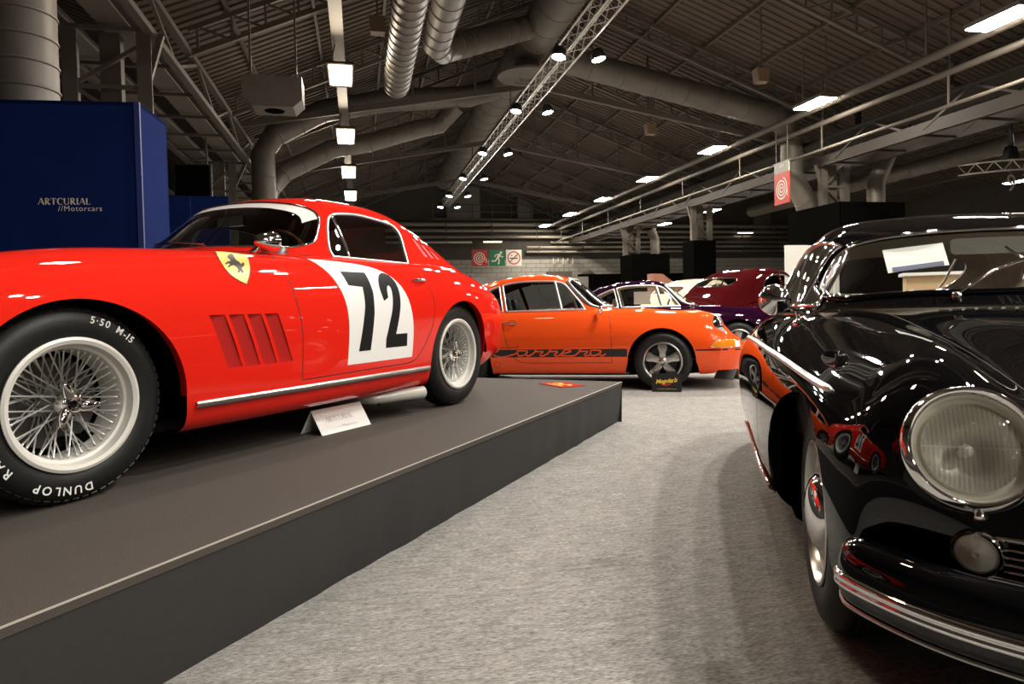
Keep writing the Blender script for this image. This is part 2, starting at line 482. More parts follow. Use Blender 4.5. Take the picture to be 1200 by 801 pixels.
def wire_wheel(parent, R=.33, r=.222, w=.165, letters=False, spokes=72):
    """painted wire wheel with knock-off spinner"""
    h = w / 2
    tyre(parent, R, r, w, blocks=64)
    prof = [(r + .003, h + .002), (r + .004, h + .010), (r - .006, h + .014), (r - .019, h + .009), (r - .021, h - .008), (r - .025, h - .020), (r - .034, h - .024), (r - .038, h - .05), (r - .041, h - .066), (r - .042, -h + .02), (r - .012, -h)]
    MB().lathe(prof, axis=(0, 1, 0), n=72).build('rim', M_SILVER, parent, angle=40)
    # hub shell, brake drum behind it
    MB().lathe([(0, .052), (.030, .052), (.036, .046), (.040, .03), (.046, -.02), (.052, -.05), (.052, -.07), (0, -.07)], axis=(0, 1, 0), n=32).build('hub', M_ALLOY, parent, angle=40)
    MB().lathe([(0, -.05), (.155, -.05), (.158, -.058), (.158, -.075), (0, -.075)], axis=(0, 1, 0), n=48).build('brake_disc', mat('brake_iron', (.10, .09, .085), .45, metal=.8), parent, angle=30)
    # spokes in crossing pairs, shared mesh, each aimed from hub to rim
    sp = MB().tube([(0, 0, 0), (0, 0, .92), (0, 0, 1)], [.0019, .0019, .0024], 6).v, None
    me = None
    for k in range(spokes):
        row = k % 3; q = 360. * k / spokes; tilt = (38 if (k // 3) % 2 else -38) * (.9 if row else .75)
        if row == 0: a = face_pt(.040, q - tilt, .040); b = face_pt(r - .036, q, h - .045)
        elif row == 1: a = face_pt(.047, q - tilt, -.030); b = face_pt(r - .034, q + 3, h - .038)
        else: a = face_pt(.048, q - tilt * 1.2, -.045); b = face_pt(r - .042, q, -.02)
        L = (b - a).length
        if me is None:
            o = MB().tube([(0, 0, 0), (0, 0, .93), (0, 0, .94), (0, 0, 1)], [.0028, .0028, .0042, .0042], 6).build('spoke', M_SPOKE, parent, True); me = o.data
        else:
            o = bpy.data.objects.new('spoke', me); COL.objects.link(o); o.parent = parent
        o.location = a; o.rotation_mode = 'QUATERNION'; o.rotation_quaternion = (b - a).to_track_quat('Z', 'Y'); o.scale = (1, 1, L)
    # knock-off spinner with three ears
    ko = MB().lathe([(0, .080), (.012, .080), (.015, .086), (.023, .087), (.027, .082), (.036, .078), (.043, .064), (.046, .046), (0, .046)], axis=(0, 1, 0), n=32).build('knock_off', M_CHROME, parent, angle=35)
    for q in (105, 225, 345):
        e = MB(); P = []
        for t in range(6):
            f = t / 5; P.append(face_pt(.024 + .060 * f, q + 10 * f, .072 + .020 * f))
        e.tube(P, [.019, .021, .019, .016, .011, .004], 10, squash=(Vector((0, 1, 0)), .6)).build('spinner_ear', M_CHROME, parent, True)
    if letters:
        ring_text('5·50 M-15', .287, 79, .034, h + .0125, M_LETTER, parent, spread=1.12)
        ring_text('DUNLOP', .283, 280, .038, h + .0125, M_LETTER, parent, spread=1.18)
        ring_text('RACING', .283, 224, .038, h + .0125, M_LETTER, parent, spread=1.18)

def fuchs_wheel(parent, R=.315, r=.208, w=.185):
    """five petal forged wheel: polished lip and petals, black between"""
    h = w / 2; tyre(parent, R, r, w, blocks=0)
    MB().lathe([(r + .002, h), (r + .003, h + .010), (r - .006, h + .013), (r - .016, h + .006), (r - .020, h - .006)], axis=(0, 1, 0), n=64).build('rim_lip', M_ALLOY, parent, angle=40)
    MB().lathe([(r - .020, h - .006), (r - .026, h - .02), (r - .032, h - .05), (r - .05, h - .085), (.05, h - .085), (0, h - .085)], axis=(0, 1, 0), n=64).build('rim_barrel', M_BLACK, parent, angle=30)
    out = [(.044, -.027), (.085, -.034), (.13, -.044), (.158, -.050), (.172, -.046), (.178, -.02), (.179, 0), (.178, .02), (.172, .046), (.158, .050), (.13, .044), (.085, .034), (.044, .027)]
    poly = smooth2(out, 40, True)
    for k in range(5):
        q = 90 + 72 * k; e = MB(); V = []; F = []
        def pt(a, b, y):
            c, s_ = math.cos(math.radians(q)), math.sin(math.radians(q)); u, v = a * c - b * s_, a * s_ + b * c
            return (-u, y, v)
        n = len(poly)
        for a, b in poly: V.append(pt(a, b, h - .016))
        for a, b in poly: V.append(pt(a, b, h - .06))
        for i in range(4):
            pass
        V.append(pt(.115, 0, h - .010)); c0 = 2 * n
        F += [(i, (i + 1) % n, c0) for i in range(n)] + [(i, i + n, (i + 1) % n + n, (i + 1) % n) for i in range(n)]
        mesh_obj('petal', V, F, M_ALLOY, parent, True, 40)
        nut = face_pt(.062, q + 36, h - .04)
        MB().lathe([(0, .012), (.007, .012), (.010, .008), (.010, -.03)], c=nut, axis=(0, 1, 0), n=6).build('wheel_nut', M_BLACK, parent)
    MB().lathe([(0, h + .002), (.022, h + .001), (.032, h - .004), (.036, h - .012), (.048, h - .016), (.05, h - .06)], axis=(0, 1, 0), n=40).build('hub_cap', M_ALLOY, parent, angle=40)

def hubcap_wheel(parent, R=.325, r=.215, w=.14, col=None):
    """pressed steel wheel with domed chrome hub cap"""
    h = w / 2; tyre(parent, R, r, w)
    MB().lathe([(r + .002, h), (r + .003, h + .008), (r - .006, h + .010), (r - .014, h), (r - .020, h - .016), (r - .05, h - .02), (r - .075, h - .004), (r - .11, h - .002), (0, h - .01)], axis=(0, 1, 0), n=64).build('rim', col or M_ALLOY, parent, angle=40)
    MB().lathe([(0, h + .035), (.03, h + .034), (.06, h + .029), (.09, h + .019), (.108, h + .006), (.112, h - .004)], axis=(0, 1, 0), n=48).build('hub_cap', M_CHROME, parent, angle=40)

def set_wheels(root, maker, spots, **kw):
    """spots = [(x, y, z, steer)]; y<0 is the right hand side"""
    for x, y, z, st in spots:
        e = bpy.data.objects.new('wheel', None); COL.objects.link(e); e.parent = root; e.empty_display_size = .1
        e.location = (x, y, z); e.rotation_euler = (0, 0, (PI if y < 0 else 0) + st)
        maker(e, **kw)

def arch_lip(sk, cx, cz, r, a0, a1, name, m, parent, sg=1, depth=.05, rz=None):
    """rolled wheel arch edge and dark wheel house behind it"""
    P = arc(cx, cz, r, a0, a1, 40, rz); q = sk.proj(P, 'side', sg)
    V = []; k = len(q)
    for p, n in q: V += [p, p - Vector((0, sg * .012, 0)) - Vector((0, 0, 0)), p - Vector((0, sg * depth, 0))]
    for i, (a, b) in enumerate(P):
        d = Vector((a - cx, 0, b - cz)).normalized() * .010; V[3 * i + 1] = V[3 * i + 1] + d * .2; V[3 * i + 2] = V[3 * i + 2] + d
    F = [(3 * i + j, 3 * i + j + 1, 3 * i + 4 + j, 3 * i + 3 + j) for i in range(k - 1) for j in range(2)]
    mesh_obj(name, V, F, m, parent, True)

def wheel_house(cx, cz, r, y0, y1, parent, sg):
    """dark inner drum closing the wheel opening"""
    P = arc(cx, cz, r, 0, 180, 30); V = []
    for a, b in P: V += [(a, sg * y1, b), (a, sg * y0, b)]
    k = len(P); F = [(2 * i, 2 * i + 1, 2 * i + 3, 2 * i + 2) for i in range(k - 1)] + [tuple(2 * i + 1 for i in range(k))]
    mesh_obj('wheel_house', V, F, M_DARK, parent)
# ------------------------------------------------------------------ cabin fittings shared by the cars
def car_seat(parent, x, y, z, m, w=.48, tall=.58):
    """x,y,z = middle of the cushion's rear edge; faces +X"""
    c = MB(); G = []
    for i in range(9):
        u = i / 8; row = []
        for j in range(9):
            v = (j / 8 - .5) * 2; e = (1 - abs(v) ** 4) * (1 - abs(2 * u - 1) ** 5)
            row.append((x + u * .48, y + v * w / 2, z + .02 + .10 * e + .02 * abs(v) ** 2 * e + .04 * u))
        G.append(row)
    c.grid(G); c.box((x + .24, y, z), (.48, w, .06)); c.build('seat_cushion', m, parent, True)
    b = MB(); Gf = []; Gb = []
    for i in range(11):
        u = i / 10; rf = []; rb = []
        for j in range(9):
            v = (j / 8 - .5) * 2; ww = w / 2 * (1 - .22 * u ** 3); e = (1 - abs(v) ** 4) * (1 - abs(2 * u - 1) ** 6)
            px = x - .16 * u; rf.append((px + .03 + .05 * e, y + v * ww, z + .05 + tall * u)); rb.append((px - .05 * e, y + v * ww, z + .05 + tall * u))
        Gf.append(rf); Gb.append(rb)
    b.grid(Gf); b.grid([r[::-1] for r in Gb])
    b.build('seat_back', m, parent, True)

def steering_wheel(parent, x, y, z, r=.19, m=None, tilt=.35):
    d = Vector((-math.cos(tilt), 0, math.sin(tilt))); _, u, v = basis(d); c = Vector((x, y, z))
    P = [c + u * r * math.cos(2 * PI * i / 40) + v * r * math.sin(2 * PI * i / 40) for i in range(40)]
    o = MB().tube(P, .011, 8, True).build('steering_wheel', m or M_BLACK, parent, True)
    s = MB()
    for q in (0, 120, 240):
        e = u * math.cos(math.radians(q + 90)) + v * math.sin(math.radians(q + 90)); s.bar(c, c + e * r, .022, .004)
    s.lathe([(0, .02), (.03, .015), (.035, 0), (0, -.25)], c=c, axis=d, n=16)
    s.build('wheel_spokes', M_ALLOY, o)

def cabin_tub(parent, x0, x1, hw, z0, z1, m):
    """interior floor, sides and bulkheads"""
    t = MB(); V = [(x0, -hw, z1), (x1, -hw, z1), (x1, hw, z1), (x0, hw, z1), (x0, -hw + .06, z0), (x1, -hw + .06, z0), (x1, hw - .06, z0), (x0, hw - .06, z0)]
    t.add(V, [(4, 7, 6, 5), (0, 1, 5, 4), (1, 2, 6, 5), (2, 3, 7, 6), (3, 0, 4, 7)]); return t.build('cabin_tub', m, parent)
# ------------------------------------------------------------------ the hall: local axes u (right), v (along the nave), turned by PHI
PHI = math.radians(12.51)
def HP(u, v, z=0.): return (u * math.cos(PHI) - v * math.sin(PHI), u * math.sin(PHI) + v * math.cos(PHI), z)
def hall(name, label=None, cat=None, u=0., v=0., z=0., group=None, kind=None): return thing(name, label, cat, HP(u, v, z), PHI, group, kind=kind)
def inhall(o): o.rotation_euler = (0, 0, PHI); return o
def carpet():
    """needle-felt carpet: fine fibre speckle, short streaks and soft worn patches"""
    m = mat('grey_carpet', (.3, .29, .27), .95, bump=(300, .5), spec=.1); nt = m.node_tree; b = nt.nodes['Principled BSDF']
    tc = nt.nodes.new('ShaderNodeTexCoord'); mp = nt.nodes.new('ShaderNodeMapping'); mp.inputs['Scale'].default_value = (.28, 1, 1)
    nt.links.new(tc.outputs['Object'], mp.inputs['Vector']); acc = None
    for sc, amt, src in ((190., .55, mp), (45., .28, mp), (5., .10, tc)):
        n = nt.nodes.new('ShaderNodeTexNoise'); n.inputs['Scale'].default_value = sc; n.inputs['Detail'].default_value = 3
        nt.links.new(src.outputs['Vector' if src is mp else 'Object'], n.inputs['Vector'])
        r = nt.nodes.new('ShaderNodeMapRange'); r.inputs['From Min'].default_value = .25; r.inputs['From Max'].default_value = .75
        r.inputs['To Min'].default_value = 1 - amt; r.inputs['To Max'].default_value = 1 + amt; nt.links.new(n.outputs['Fac'], r.inputs['Value'])
        if acc is None: acc = r.outputs['Result']
        else:
            k = nt.nodes.new('ShaderNodeMath'); k.operation = 'MULTIPLY'; nt.links.new(acc, k.inputs[0]); nt.links.new(r.outputs['Result'], k.inputs[1]); acc = k.outputs[0]
    mx = nt.nodes.new('ShaderNodeVectorMath'); mx.operation = 'SCALE'; mx.inputs[0].default_value = (.285, .270, .250)
    nt.links.new(acc, mx.inputs['Scale']); nt.links.new(mx.outputs['Vector'], b.inputs['Base Color']); return m
M_CARPET = carpet()
M_ROOF = mat('roof_sheet', (.092, .067, .053), .8, vary=(.4, .12))
M_STEEL = mat('painted_steel', (.11, .092, .078), .6)
M_STEEL2 = mat('pale_painted_steel', (.105, .087, .072), .55)
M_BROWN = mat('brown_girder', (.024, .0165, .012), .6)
M_DUCT = mat('duct_sheet', (.145, .128, .110), .5, metal=.25, vary=(3, .1))
M_BLOCK = mat('painted_block', (.42, .40, .36), .9, vary=(6, .08), bump=(30, .2))
M_GABLE = mat('gable_sheet', (.07, .060, .053), .9, vary=(2, .1))
M_PIPE = mat('pale_pipe', (.46, .42, .36), .45, metal=.2)
M_DRAPE = mat('black_drape', (.0035, .0033, .003), .95, spec=0., bump=(12, .2))
M_BLUE = mat('navy_fabric', (.006, .017, .098), .95, spec=.06, bump=(200, .1), vary=(1.5, .1))
M_TRUSS = mat('truss_aluminium', (.55, .53, .49), .4, metal=.8)
M_CONC = mat('column_face', (.15, .130, .108), .7, vary=(3, .1))
M_LAMPW = mat('lamp_glow', (1, 1, 1), .5, emit=(1., .90, .74), estr=LAMP)
M_LAMPF = mat('flood_glow', (1, 1, 1), .5, emit=(1., .84, .62), estr=LAMP * .7)
M_SPOT = mat('spot_glow', (1, 1, 1), .5, emit=(1., .95, .88), estr=SPOT)
M_TUBE = mat('tube_glow', (1, 1, 1), .5, emit=(1., .92, .72), estr=8.)

V0, V1 = -30., 53.
floor = MB().box((6, 11, -.05), (90, 90, .1)).build('floor', M_CARPET); inhall(floor); tag(floor, kind='structure')
# roof slopes: trapezoidal sheet, ribs running down the slope
RIDGE = (6.25, 11.6); VAL_R = (17., 7.7); VAL_L = (-4.5, 7.0)
def roof_z(u):
    """height of the roof sheets over u"""
    return float(np.interp(u, [-15.25, VAL_L[0], RIDGE[0], VAL_R[0], 27.75, 38.5], [11.2, VAL_L[1], RIDGE[1], VAL_R[1], 11.6, 7.7]))
def roof_slope(a, b):
    G = []; n = int((V1 - V0) / .30)
    for e in (0, 1):
        row = []
        for i in range(n):
            for dv, dz in ((0, 0), (.15, 0), (.165, .05), (.285, .05)):
                p = a if e == 0 else b; row.append((p[0], V0 + i * .30 + dv, p[1] + dz))
        G.append(row)
    o = MB(); o.grid(G); o = o.build('ceiling', M_ROOF); inhall(o); tag(o, kind='structure')
    for k in range(1, 6):                                    # purlins along the nave
        t = k / 6; u = a[0] + (b[0] - a[0]) * t; z = a[1] + (b[1] - a[1]) * t
        MB().box((u, (V0 + V1) / 2, z - .07), (.07, V1 - V0, .12)).build('purlin', M_STEEL, o)
    return o
for a, b in ((RIDGE, VAL_R), (RIDGE, VAL_L), ((27.75, 11.6), VAL_R), ((27.75, 11.6), (38.5, 7.7)), ((-15.25, 11.2), VAL_L)): roof_slope(a, b)
# back gable wall with block courses below
wall = MB(); wall.box((10, V1 + .1, 6.), (62, .2, 12.)); wall = wall.build('wall_back', M_GABLE); inhall(wall); tag(wall, kind='structure')
blk = MB().box((0, 0, 0), (.77, .06, .31)).build('block', M_BLOCK, wall)
first = True; rr = random.Random(3)
for r in range(5):
    for c in range(45):
        o = blk if first else blk.copy()
        if not first: COL.objects.link(o)
        first = False; o.location = (4.2 + c * .80 + (.40 if r % 2 else 0), V1 - .03 + rr.uniform(-.006, .006), 3.1 + r * .34)
tag(mesh_obj('plain_block', *(lambda m: (m.v, m.f))([m.box((10, V1 - .01, 1.45), (60, .06, 2.9)) for m in [MB()]][0]), M_BLOCK, wall), kind='stuff')
sr = MB().box((38.4, 11, 5.), (.2, 84, 10.)).build('wall_right', M_GABLE); inhall(sr); tag(sr, kind='structure')
sl = MB().box((-9., 20, 3.5), (.2, 66, 7.)).build('wall_left', M_GABLE); inhall(sl); tag(sl, kind='structure')

# lattice roof trusses: one prototype per slope, copied along the nave
def lattice(sgn, v, proto=None):
    lab = 'dark lattice truss under the roof slope above the service pipes' if sgn > 0 else 'dark lattice truss under the roof slope above the flood lamps'
    if proto is None:
        t = hall('roof_truss', lab, 'truss', RIDGE[0], v, 0, 'lattice trusses over the service pipes' if sgn > 0 else 'lattice trusses over the flood lamps')
        L = 10.6 if sgn > 0 else 9.8; s = ((VAL_R if sgn > 0 else VAL_L)[1] - RIDGE[1]) / 10.75
        f = lambda u, d: (sgn * u, 0, RIDGE[1] - .22 + s * u - d)
        MB().bar(f(0, 0), f(L, 0), .10, .10).build('top_chord', M_STEEL, t)
        MB().bar(f(0, .55), f(L, .55), .10, .08).build('bottom_chord', M_STEEL, t)
        n = 13; post = dg_ = None
        for i in range(n + 1):
            u = .2 + i * (L - .4) / n
            if post is None: post = MB().bar((0, 0, 0), (0, 0, -.55), .05).build('web_post', M_STEEL, t); o = post
            else: o = post.copy(); COL.objects.link(o)
            o.location = f(u, 0)
            if i < n:
                if dg_ is None:
                    a = Vector(f(u, .55)); b = Vector(f(u + (L - .4) / n, 0)); dg_ = MB().bar((0, 0, 0), b - a, .045).build('web_diagonal', M_STEEL, t); o = dg_
                else: o = dg_.copy(); COL.objects.link(o)
                o.location = f(u, .55)
        return t
    t = dup(proto); t.location = HP(RIDGE[0], v, 0); return t
PR = PL = None
for k in range(9):
    v = 11.5 + 4.9 * k
    a = lattice(1, v, PR); PR = PR or a; b = lattice(-1, v, PL); PL = PL or b
# main frames: smooth tie chords with hangers, at the column lines
for v, lab in ((12., 'steel tie frame with thin hangers over the air heater'), (23.6, 'steel tie frame with hangers meeting the column in the widest black wrap'), (32., 'steel tie frame with hangers meeting the column in the tall narrow wrap'), (41.5, 'far steel tie frame meeting the column in the low wide wrap')):
    t = hall('tie_frame', lab, 'truss', 0, v, 0)
    for sg, e in ((1, VAL_R), (-1, VAL_L)):
        MB().bar((RIDGE[0], 0, 8.72), (e[0], 0, 6.85), .16, .20).build('tie_chord', M_STEEL, t)
        for k in (1, 2, 3, 4):
            q = k / 5.; u = RIDGE[0] + (e[0] - RIDGE[0]) * q
            MB().bar((u, 0, 8.72 - 1.87 * q), (u, 0, roof_z(u) - .03), .07).build('hanger', M_STEEL, t)
    MB().bar((RIDGE[0] + .17, 0, 8.70), (RIDGE[0] + .17, 0, roof_z(RIDGE[0] + .17) - .04), .10).build('king_post', M_STEEL, t)
# valley girders on both sides
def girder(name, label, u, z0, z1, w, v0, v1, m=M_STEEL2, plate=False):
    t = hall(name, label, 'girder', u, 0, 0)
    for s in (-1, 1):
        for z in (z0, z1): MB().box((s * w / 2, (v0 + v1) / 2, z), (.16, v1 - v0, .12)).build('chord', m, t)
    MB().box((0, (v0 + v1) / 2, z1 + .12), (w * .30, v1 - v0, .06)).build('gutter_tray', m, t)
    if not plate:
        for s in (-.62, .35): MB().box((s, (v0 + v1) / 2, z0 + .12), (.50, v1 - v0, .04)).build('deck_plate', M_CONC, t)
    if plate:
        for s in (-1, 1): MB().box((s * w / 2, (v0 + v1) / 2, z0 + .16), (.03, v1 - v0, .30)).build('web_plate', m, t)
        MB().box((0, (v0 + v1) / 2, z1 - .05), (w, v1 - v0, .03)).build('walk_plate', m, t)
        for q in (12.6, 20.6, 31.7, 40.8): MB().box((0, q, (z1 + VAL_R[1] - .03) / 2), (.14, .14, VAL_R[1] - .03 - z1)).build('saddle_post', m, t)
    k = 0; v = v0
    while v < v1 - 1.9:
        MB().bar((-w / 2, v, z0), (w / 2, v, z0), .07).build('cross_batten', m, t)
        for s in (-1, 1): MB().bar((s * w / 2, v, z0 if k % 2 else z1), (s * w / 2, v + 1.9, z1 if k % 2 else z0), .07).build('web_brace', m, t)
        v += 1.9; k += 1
girder('valley_girder', 'long steel girder over the left columns above the navy booth', VAL_L[0], 6.0, 6.7, 1.9, 2, 52)
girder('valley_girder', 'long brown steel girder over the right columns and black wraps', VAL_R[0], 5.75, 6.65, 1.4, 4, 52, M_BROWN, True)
# long service pipes beside the right girder
for u, z, r, lab in ((14.42, 7.05, .11, 'thick service pipe running under the roof beside the lamp row'), (15.15, 6.78, .09, 'thinner service pipe running beside the right girder'), (15.1, 5.9, .05, 'thin conduit slung below the right girder')):
    t = hall('service_pipe', lab, 'pipe', u, 0, z)
    MB().tube([(0, 4, 0), (0, 52, 0)], r, 12).build('pipe', M_STEEL2, t, True)
    for v in range(10, 52, 5): MB().bar((0, v, 0), (0, v, .82 if r < .06 else roof_z(u) - z - .02), .04).build('pipe_hanger', M_STEEL, t)
# columns
def column(label, u, v, z1, m=M_CONC, w=.9):
    t = hall('lattice_column', label, 'column', u, v, 0)
    for s in (-1, 1):
        MB().box((s * w / 2, 0, z1 / 2), (.10, .30, z1)).build('post', m, t); MB().box((s * w / 2, -.16, z1 / 2), (.24, .03, z1)).build('flange', m, t)
    z = 2.6; k = 0
    while z < z1 - .5:
        MB().bar((-w / 2, -.1, z), (w / 2, -.1, z + .8), .07).build('lacing', m, t) if k % 2 else MB().bar((w / 2, -.1, z), (-w / 2, -.1, z + .8), .07).build('lacing', m, t)
        MB().bar((-w / 2, -.1, z), (w / 2, -.1, z), .07).build('batten', m, t); z += .8; k += 1
    MB().box((0, .1, z1 / 2), (.34, .2, z1)).build('core_post', m, t)
    for s in (-1, 1): MB().bar((s * w / 2, 0, z1 - .9), (s * min(w * 1.0, .70 if u > 0 else .86), 0, z1), .10).build('knee_brace', m, t)
column('steel lattice column above the blue booth beside the ribbed duct', VAL_L[0] + .25, 13.6, 6.0, M_STEEL2, 1.2)
column('pale boxed steel column behind the red coupe roof', VAL_L[0], 24.6, 6.0, M_CONC, .9)
column('steel column rising from the widest black wrap', 16.9, 21.8, 5.8)
column('steel column rising from the tall narrow black wrap', 16.9, 31.7, 5.8)
column('steel column rising from the low wide black wrap', 16.9, 40.8, 5.8)
# black cloth wraps round the column feet
def wrap(label, u0, u1, v0, v1, z, drop=0.):
    t = hall('column_wrap', label, 'column cover', (u0 + u1) / 2, (v0 + v1) / 2, 0); w, d = u1 - u0, v1 - v0
    for s in (-1, 1):
        MB().box((s * (w / 2 - .02), 0, z / 2), (.04, d, z)).build('side_panel', M_DRAPE, t); MB().box((0, s * (d / 2 - .02), z / 2), (w, .04, z)).build('face_panel', M_DRAPE, t)
    return t
wrap('large black cloth wrap below the red hose banner', 16.0, 18.6, 20.3, 23.2, 4.25)
wrap('tall narrow black cloth wrap behind the maroon car', 16.2, 17.4, 31.1, 32.3, 4.0)
wrap('low wide black cloth wrap behind the purple coupe', 16.0, 18.4, 38.4, 40.4, 3.9)
# ducts
def duct(name, label, pts, r, rings=.6, n=20, soft=0):
    t = hall(name, label, 'duct'); P = [Vector(p) for p in pts]
    if soft: P = [Vector(p) for p in curve([tuple(p) for p in P], soft)]
    MB().tube(P, r, n).build('duct_pipe', M_DUCT, t, angle=40)
    acc = 0; nxt = rings * .5
    for i_, (a, b) in enumerate(zip(P[:-1], P[1:])):
        L = (b - a).length
        while nxt <= acc + L:
            rr_ = r if not hasattr(r, '__len__') else r[i_]
            c = a + (b - a) * ((nxt - acc) / L); d = (b - a).normalized()
            MB().lathe([(rr_, -.018), (rr_ + .016, -.008), (rr_ + .016, .008), (rr_, .018)], c=c, axis=d, n=n).build('duct_seam', M_DUCT, t, angle=40); nxt += rings
        acc += L
    return t
duct('ventilation_duct', 'fat ribbed vertical duct standing behind the blue booth', [(-3.64, 8.8, 0), (-3.64, 8.8, 4.65), (-3.76, 8.8, 5.02), (-4.2, 8.85, 5.33), (-6.5, 9.0, 5.42)], .336, .28)
duct('ventilation_duct', 'vertical duct with branches rising behind the red coupe roof', [(-3.02, 24.1, 0), (-3.02, 24.1, 6.2), (-2.65, 24.25, 6.85), (-1.1, 24.55, 7.80), (1.1, 24.9, 8.36), (4.2, 25.6, 8.85), (5.35, 25.85, 9.3)], .386, .83)
duct('ventilation_duct', 'lower slanting branch duct beside the pale column', [(-3.0, 24.25, 4.75), (-2.85, 24.7, 5.2), (-2.39, 24.95, 5.78), (-.83, 25.2, 6.66), (.37, 25.4, 6.94), (2.39, 25.8, 7.66), (3.1, 26.0, 7.85), (3.75, 25.65, 8.5)], .33, .83)
duct('ventilation_duct', 'huge main duct running along the ridge above the light truss', [(5.7, 6, 9.5), (5.7, 46, 9.5)], .62, 1.2, 28)
duct('ventilation_duct', 'broad duct sloping from the ridge down to the right columns', [(6.2, 22.6, 9.5), (15.05, 22.6, 7.72), (15.55, 22.6, 7.40), (15.79, 22.6, 6.85), (15.79, 22.6, 5.5), (16.35, 22.6, 4.6), (16.48, 22.6, 4.2)], [.45] * 3 + [.40] * 4, 1.2, 24)
duct('ventilation_duct', 'straight duct over the aisle ending in an open mouth', [(1.04, 2.5, 6.62), (1.04, 17.5, 6.55)], .32, .35, 24)
duct('ventilation_duct', 'duct over the aisle turning right to the ridge duct', [(2.0, 3, 7.52), (2.0, 16.9, 7.42), (2.2, 17.5, 7.5), (4.95, 20., 9.2), (5.3, 20.3, 9.4)], .345, .55, 24)
duct('ventilation_duct', 'slim duct crossing the dark right nave', [(26.2, 16, 7.2), (26.2, 42, 7.0)], .38, 1.6)
duct('ventilation_duct', 'short duct stub bending up beside the large black wrap', [(18.2, 21.2, 0), (18.2, 21.2, 5.1), (18.7, 21.2, 6.1)], .30, 1.4)
duct('ventilation_duct', 'bent duct above the low wide black wrap', [(18.0, 39.6, 0), (18.0, 39.6, 4.95), (17.7, 39.6, 5.5)], .30, 1.4)
t = hall('air_diffuser', 'round stepped air diffuser below the ridge duct', 'air diffuser', 5.55, 22.0, 8.40)
MB().lathe([(0, .05), (.22, .05), (.26, -.02), (.40, .0), (.44, -.06), (.60, -.02), (.95, .06), (.97, .12), (0, .16)], n=40).build('diffuser_cone', M_DUCT, t, angle=40)
MB().tube([(0, 0, .1), (0.06, 0, .54)], .40, 20).build('diffuser_neck', M_DUCT, t, True)
t = hall('air_heater', 'boxy hanging air heater left of the flood lamps', 'heater', -1.62, 15., 5.10)
MB().prism([(-.58, -.35, .62), (.58, -.35, .62), (.58, -.35, .16), (.40, -.35, 0), (-.40, -.35, 0), (-.58, -.35, .16)], (0, 0, 0), (0, .7, 0)).build('heater_case', M_DUCT, t)
MB().lathe([(0, .005), (.20, .005), (.22, -.02)], axis=(0, 0, -1), n=28).build('heater_outlet', M_DARK, t)
for s in (-.45, .45): MB().bar((s, 0, .6), (s, 0, roof_z(-1.62 + s) - 5.12), .04).build('heater_hanger', M_STEEL, t)
for lab, u, v, z in (('small square loudspeaker hung on a rod left of the ridge', 0.6, 17.1, 7.85), ('small loudspeaker hung under the right roof slope', 11.8, 18.3, 7.6), ('small loudspeaker hung behind the sloping duct', 10.9, 24.2, 7.5)):
    t = hall('hanging_speaker', lab, 'loudspeaker', u, v, z)
    MB().prism([(-.17, -.14, -.2), (.17, -.14, -.2), (.2, -.10, .2), (-.2, -.10, .2)], (0, 0, 0), (0, .3, 0)).build('speaker_box', mat('tan_box', (.22, .15, .09), .6), t); MB().bar((0, 0, .1), (0, 0, roof_z(u) - z - .02), .04).build('speaker_rod', M_STEEL, t)
t = hall('loudspeaker_screen', 'flat black loudspeaker panel hanging before the pale column', 'loudspeaker', -4.65, 21.6, 4.75)
MB().box((0, 0, 0), (1.0, .25, 1.05)).build('panel_case', M_BLACK, t); MB().box((0, -.13, 0), (.9, .02, .95)).build('panel_grille', M_DRAPE, t); MB().bar((.35, .1, .5), (.35, .1, 1.9), .06).build('panel_bracket', M_STEEL, t)

# ------------------------------------------------------------------ lamps
def strip_lamp(label, u, v, z, group, m, w=.62, L=1.35, drop=1.3):
    t = hall('ceiling_lamp', label, 'lamp', u, v, z, group)
    MB().box((0, 0, .07), (w, L, .10)).build('lamp_housing', M_STEEL2, t)
    MB().box((0, 0, .008), (w * .9, L * .95, .02)).build('lamp_diffuser', m, t)
    drop = roof_z(u) - z - .12
    for s in (-.4, .4): MB().bar((0, s * L, .1), (0, s * L, .1 + drop), .025).build('lamp_hanger', M_STEEL, t)
for k in range(-6, 7): strip_lamp('flat rectangular lamp in the row beside the service pipes', 13.83, 12.35 + 6.28 * k, 6.95, 'lamps along the service pipes', M_LAMPW)
for k in range(0, 4): strip_lamp('flat lamp hanging in the dark right nave', 25. + (k % 2) * 4.5, 18.5 + 7. * k, 6.1, 'lamps in the right nave', M_LAMPW, .5, 1.3)
for k in range(0, 2): strip_lamp('flat lamp hanging near the back wall beyond the columns', 20.5, 37 + 6.5 * k, 6.3, 'lamps behind the columns', M_LAMPW, .5, 1.3)
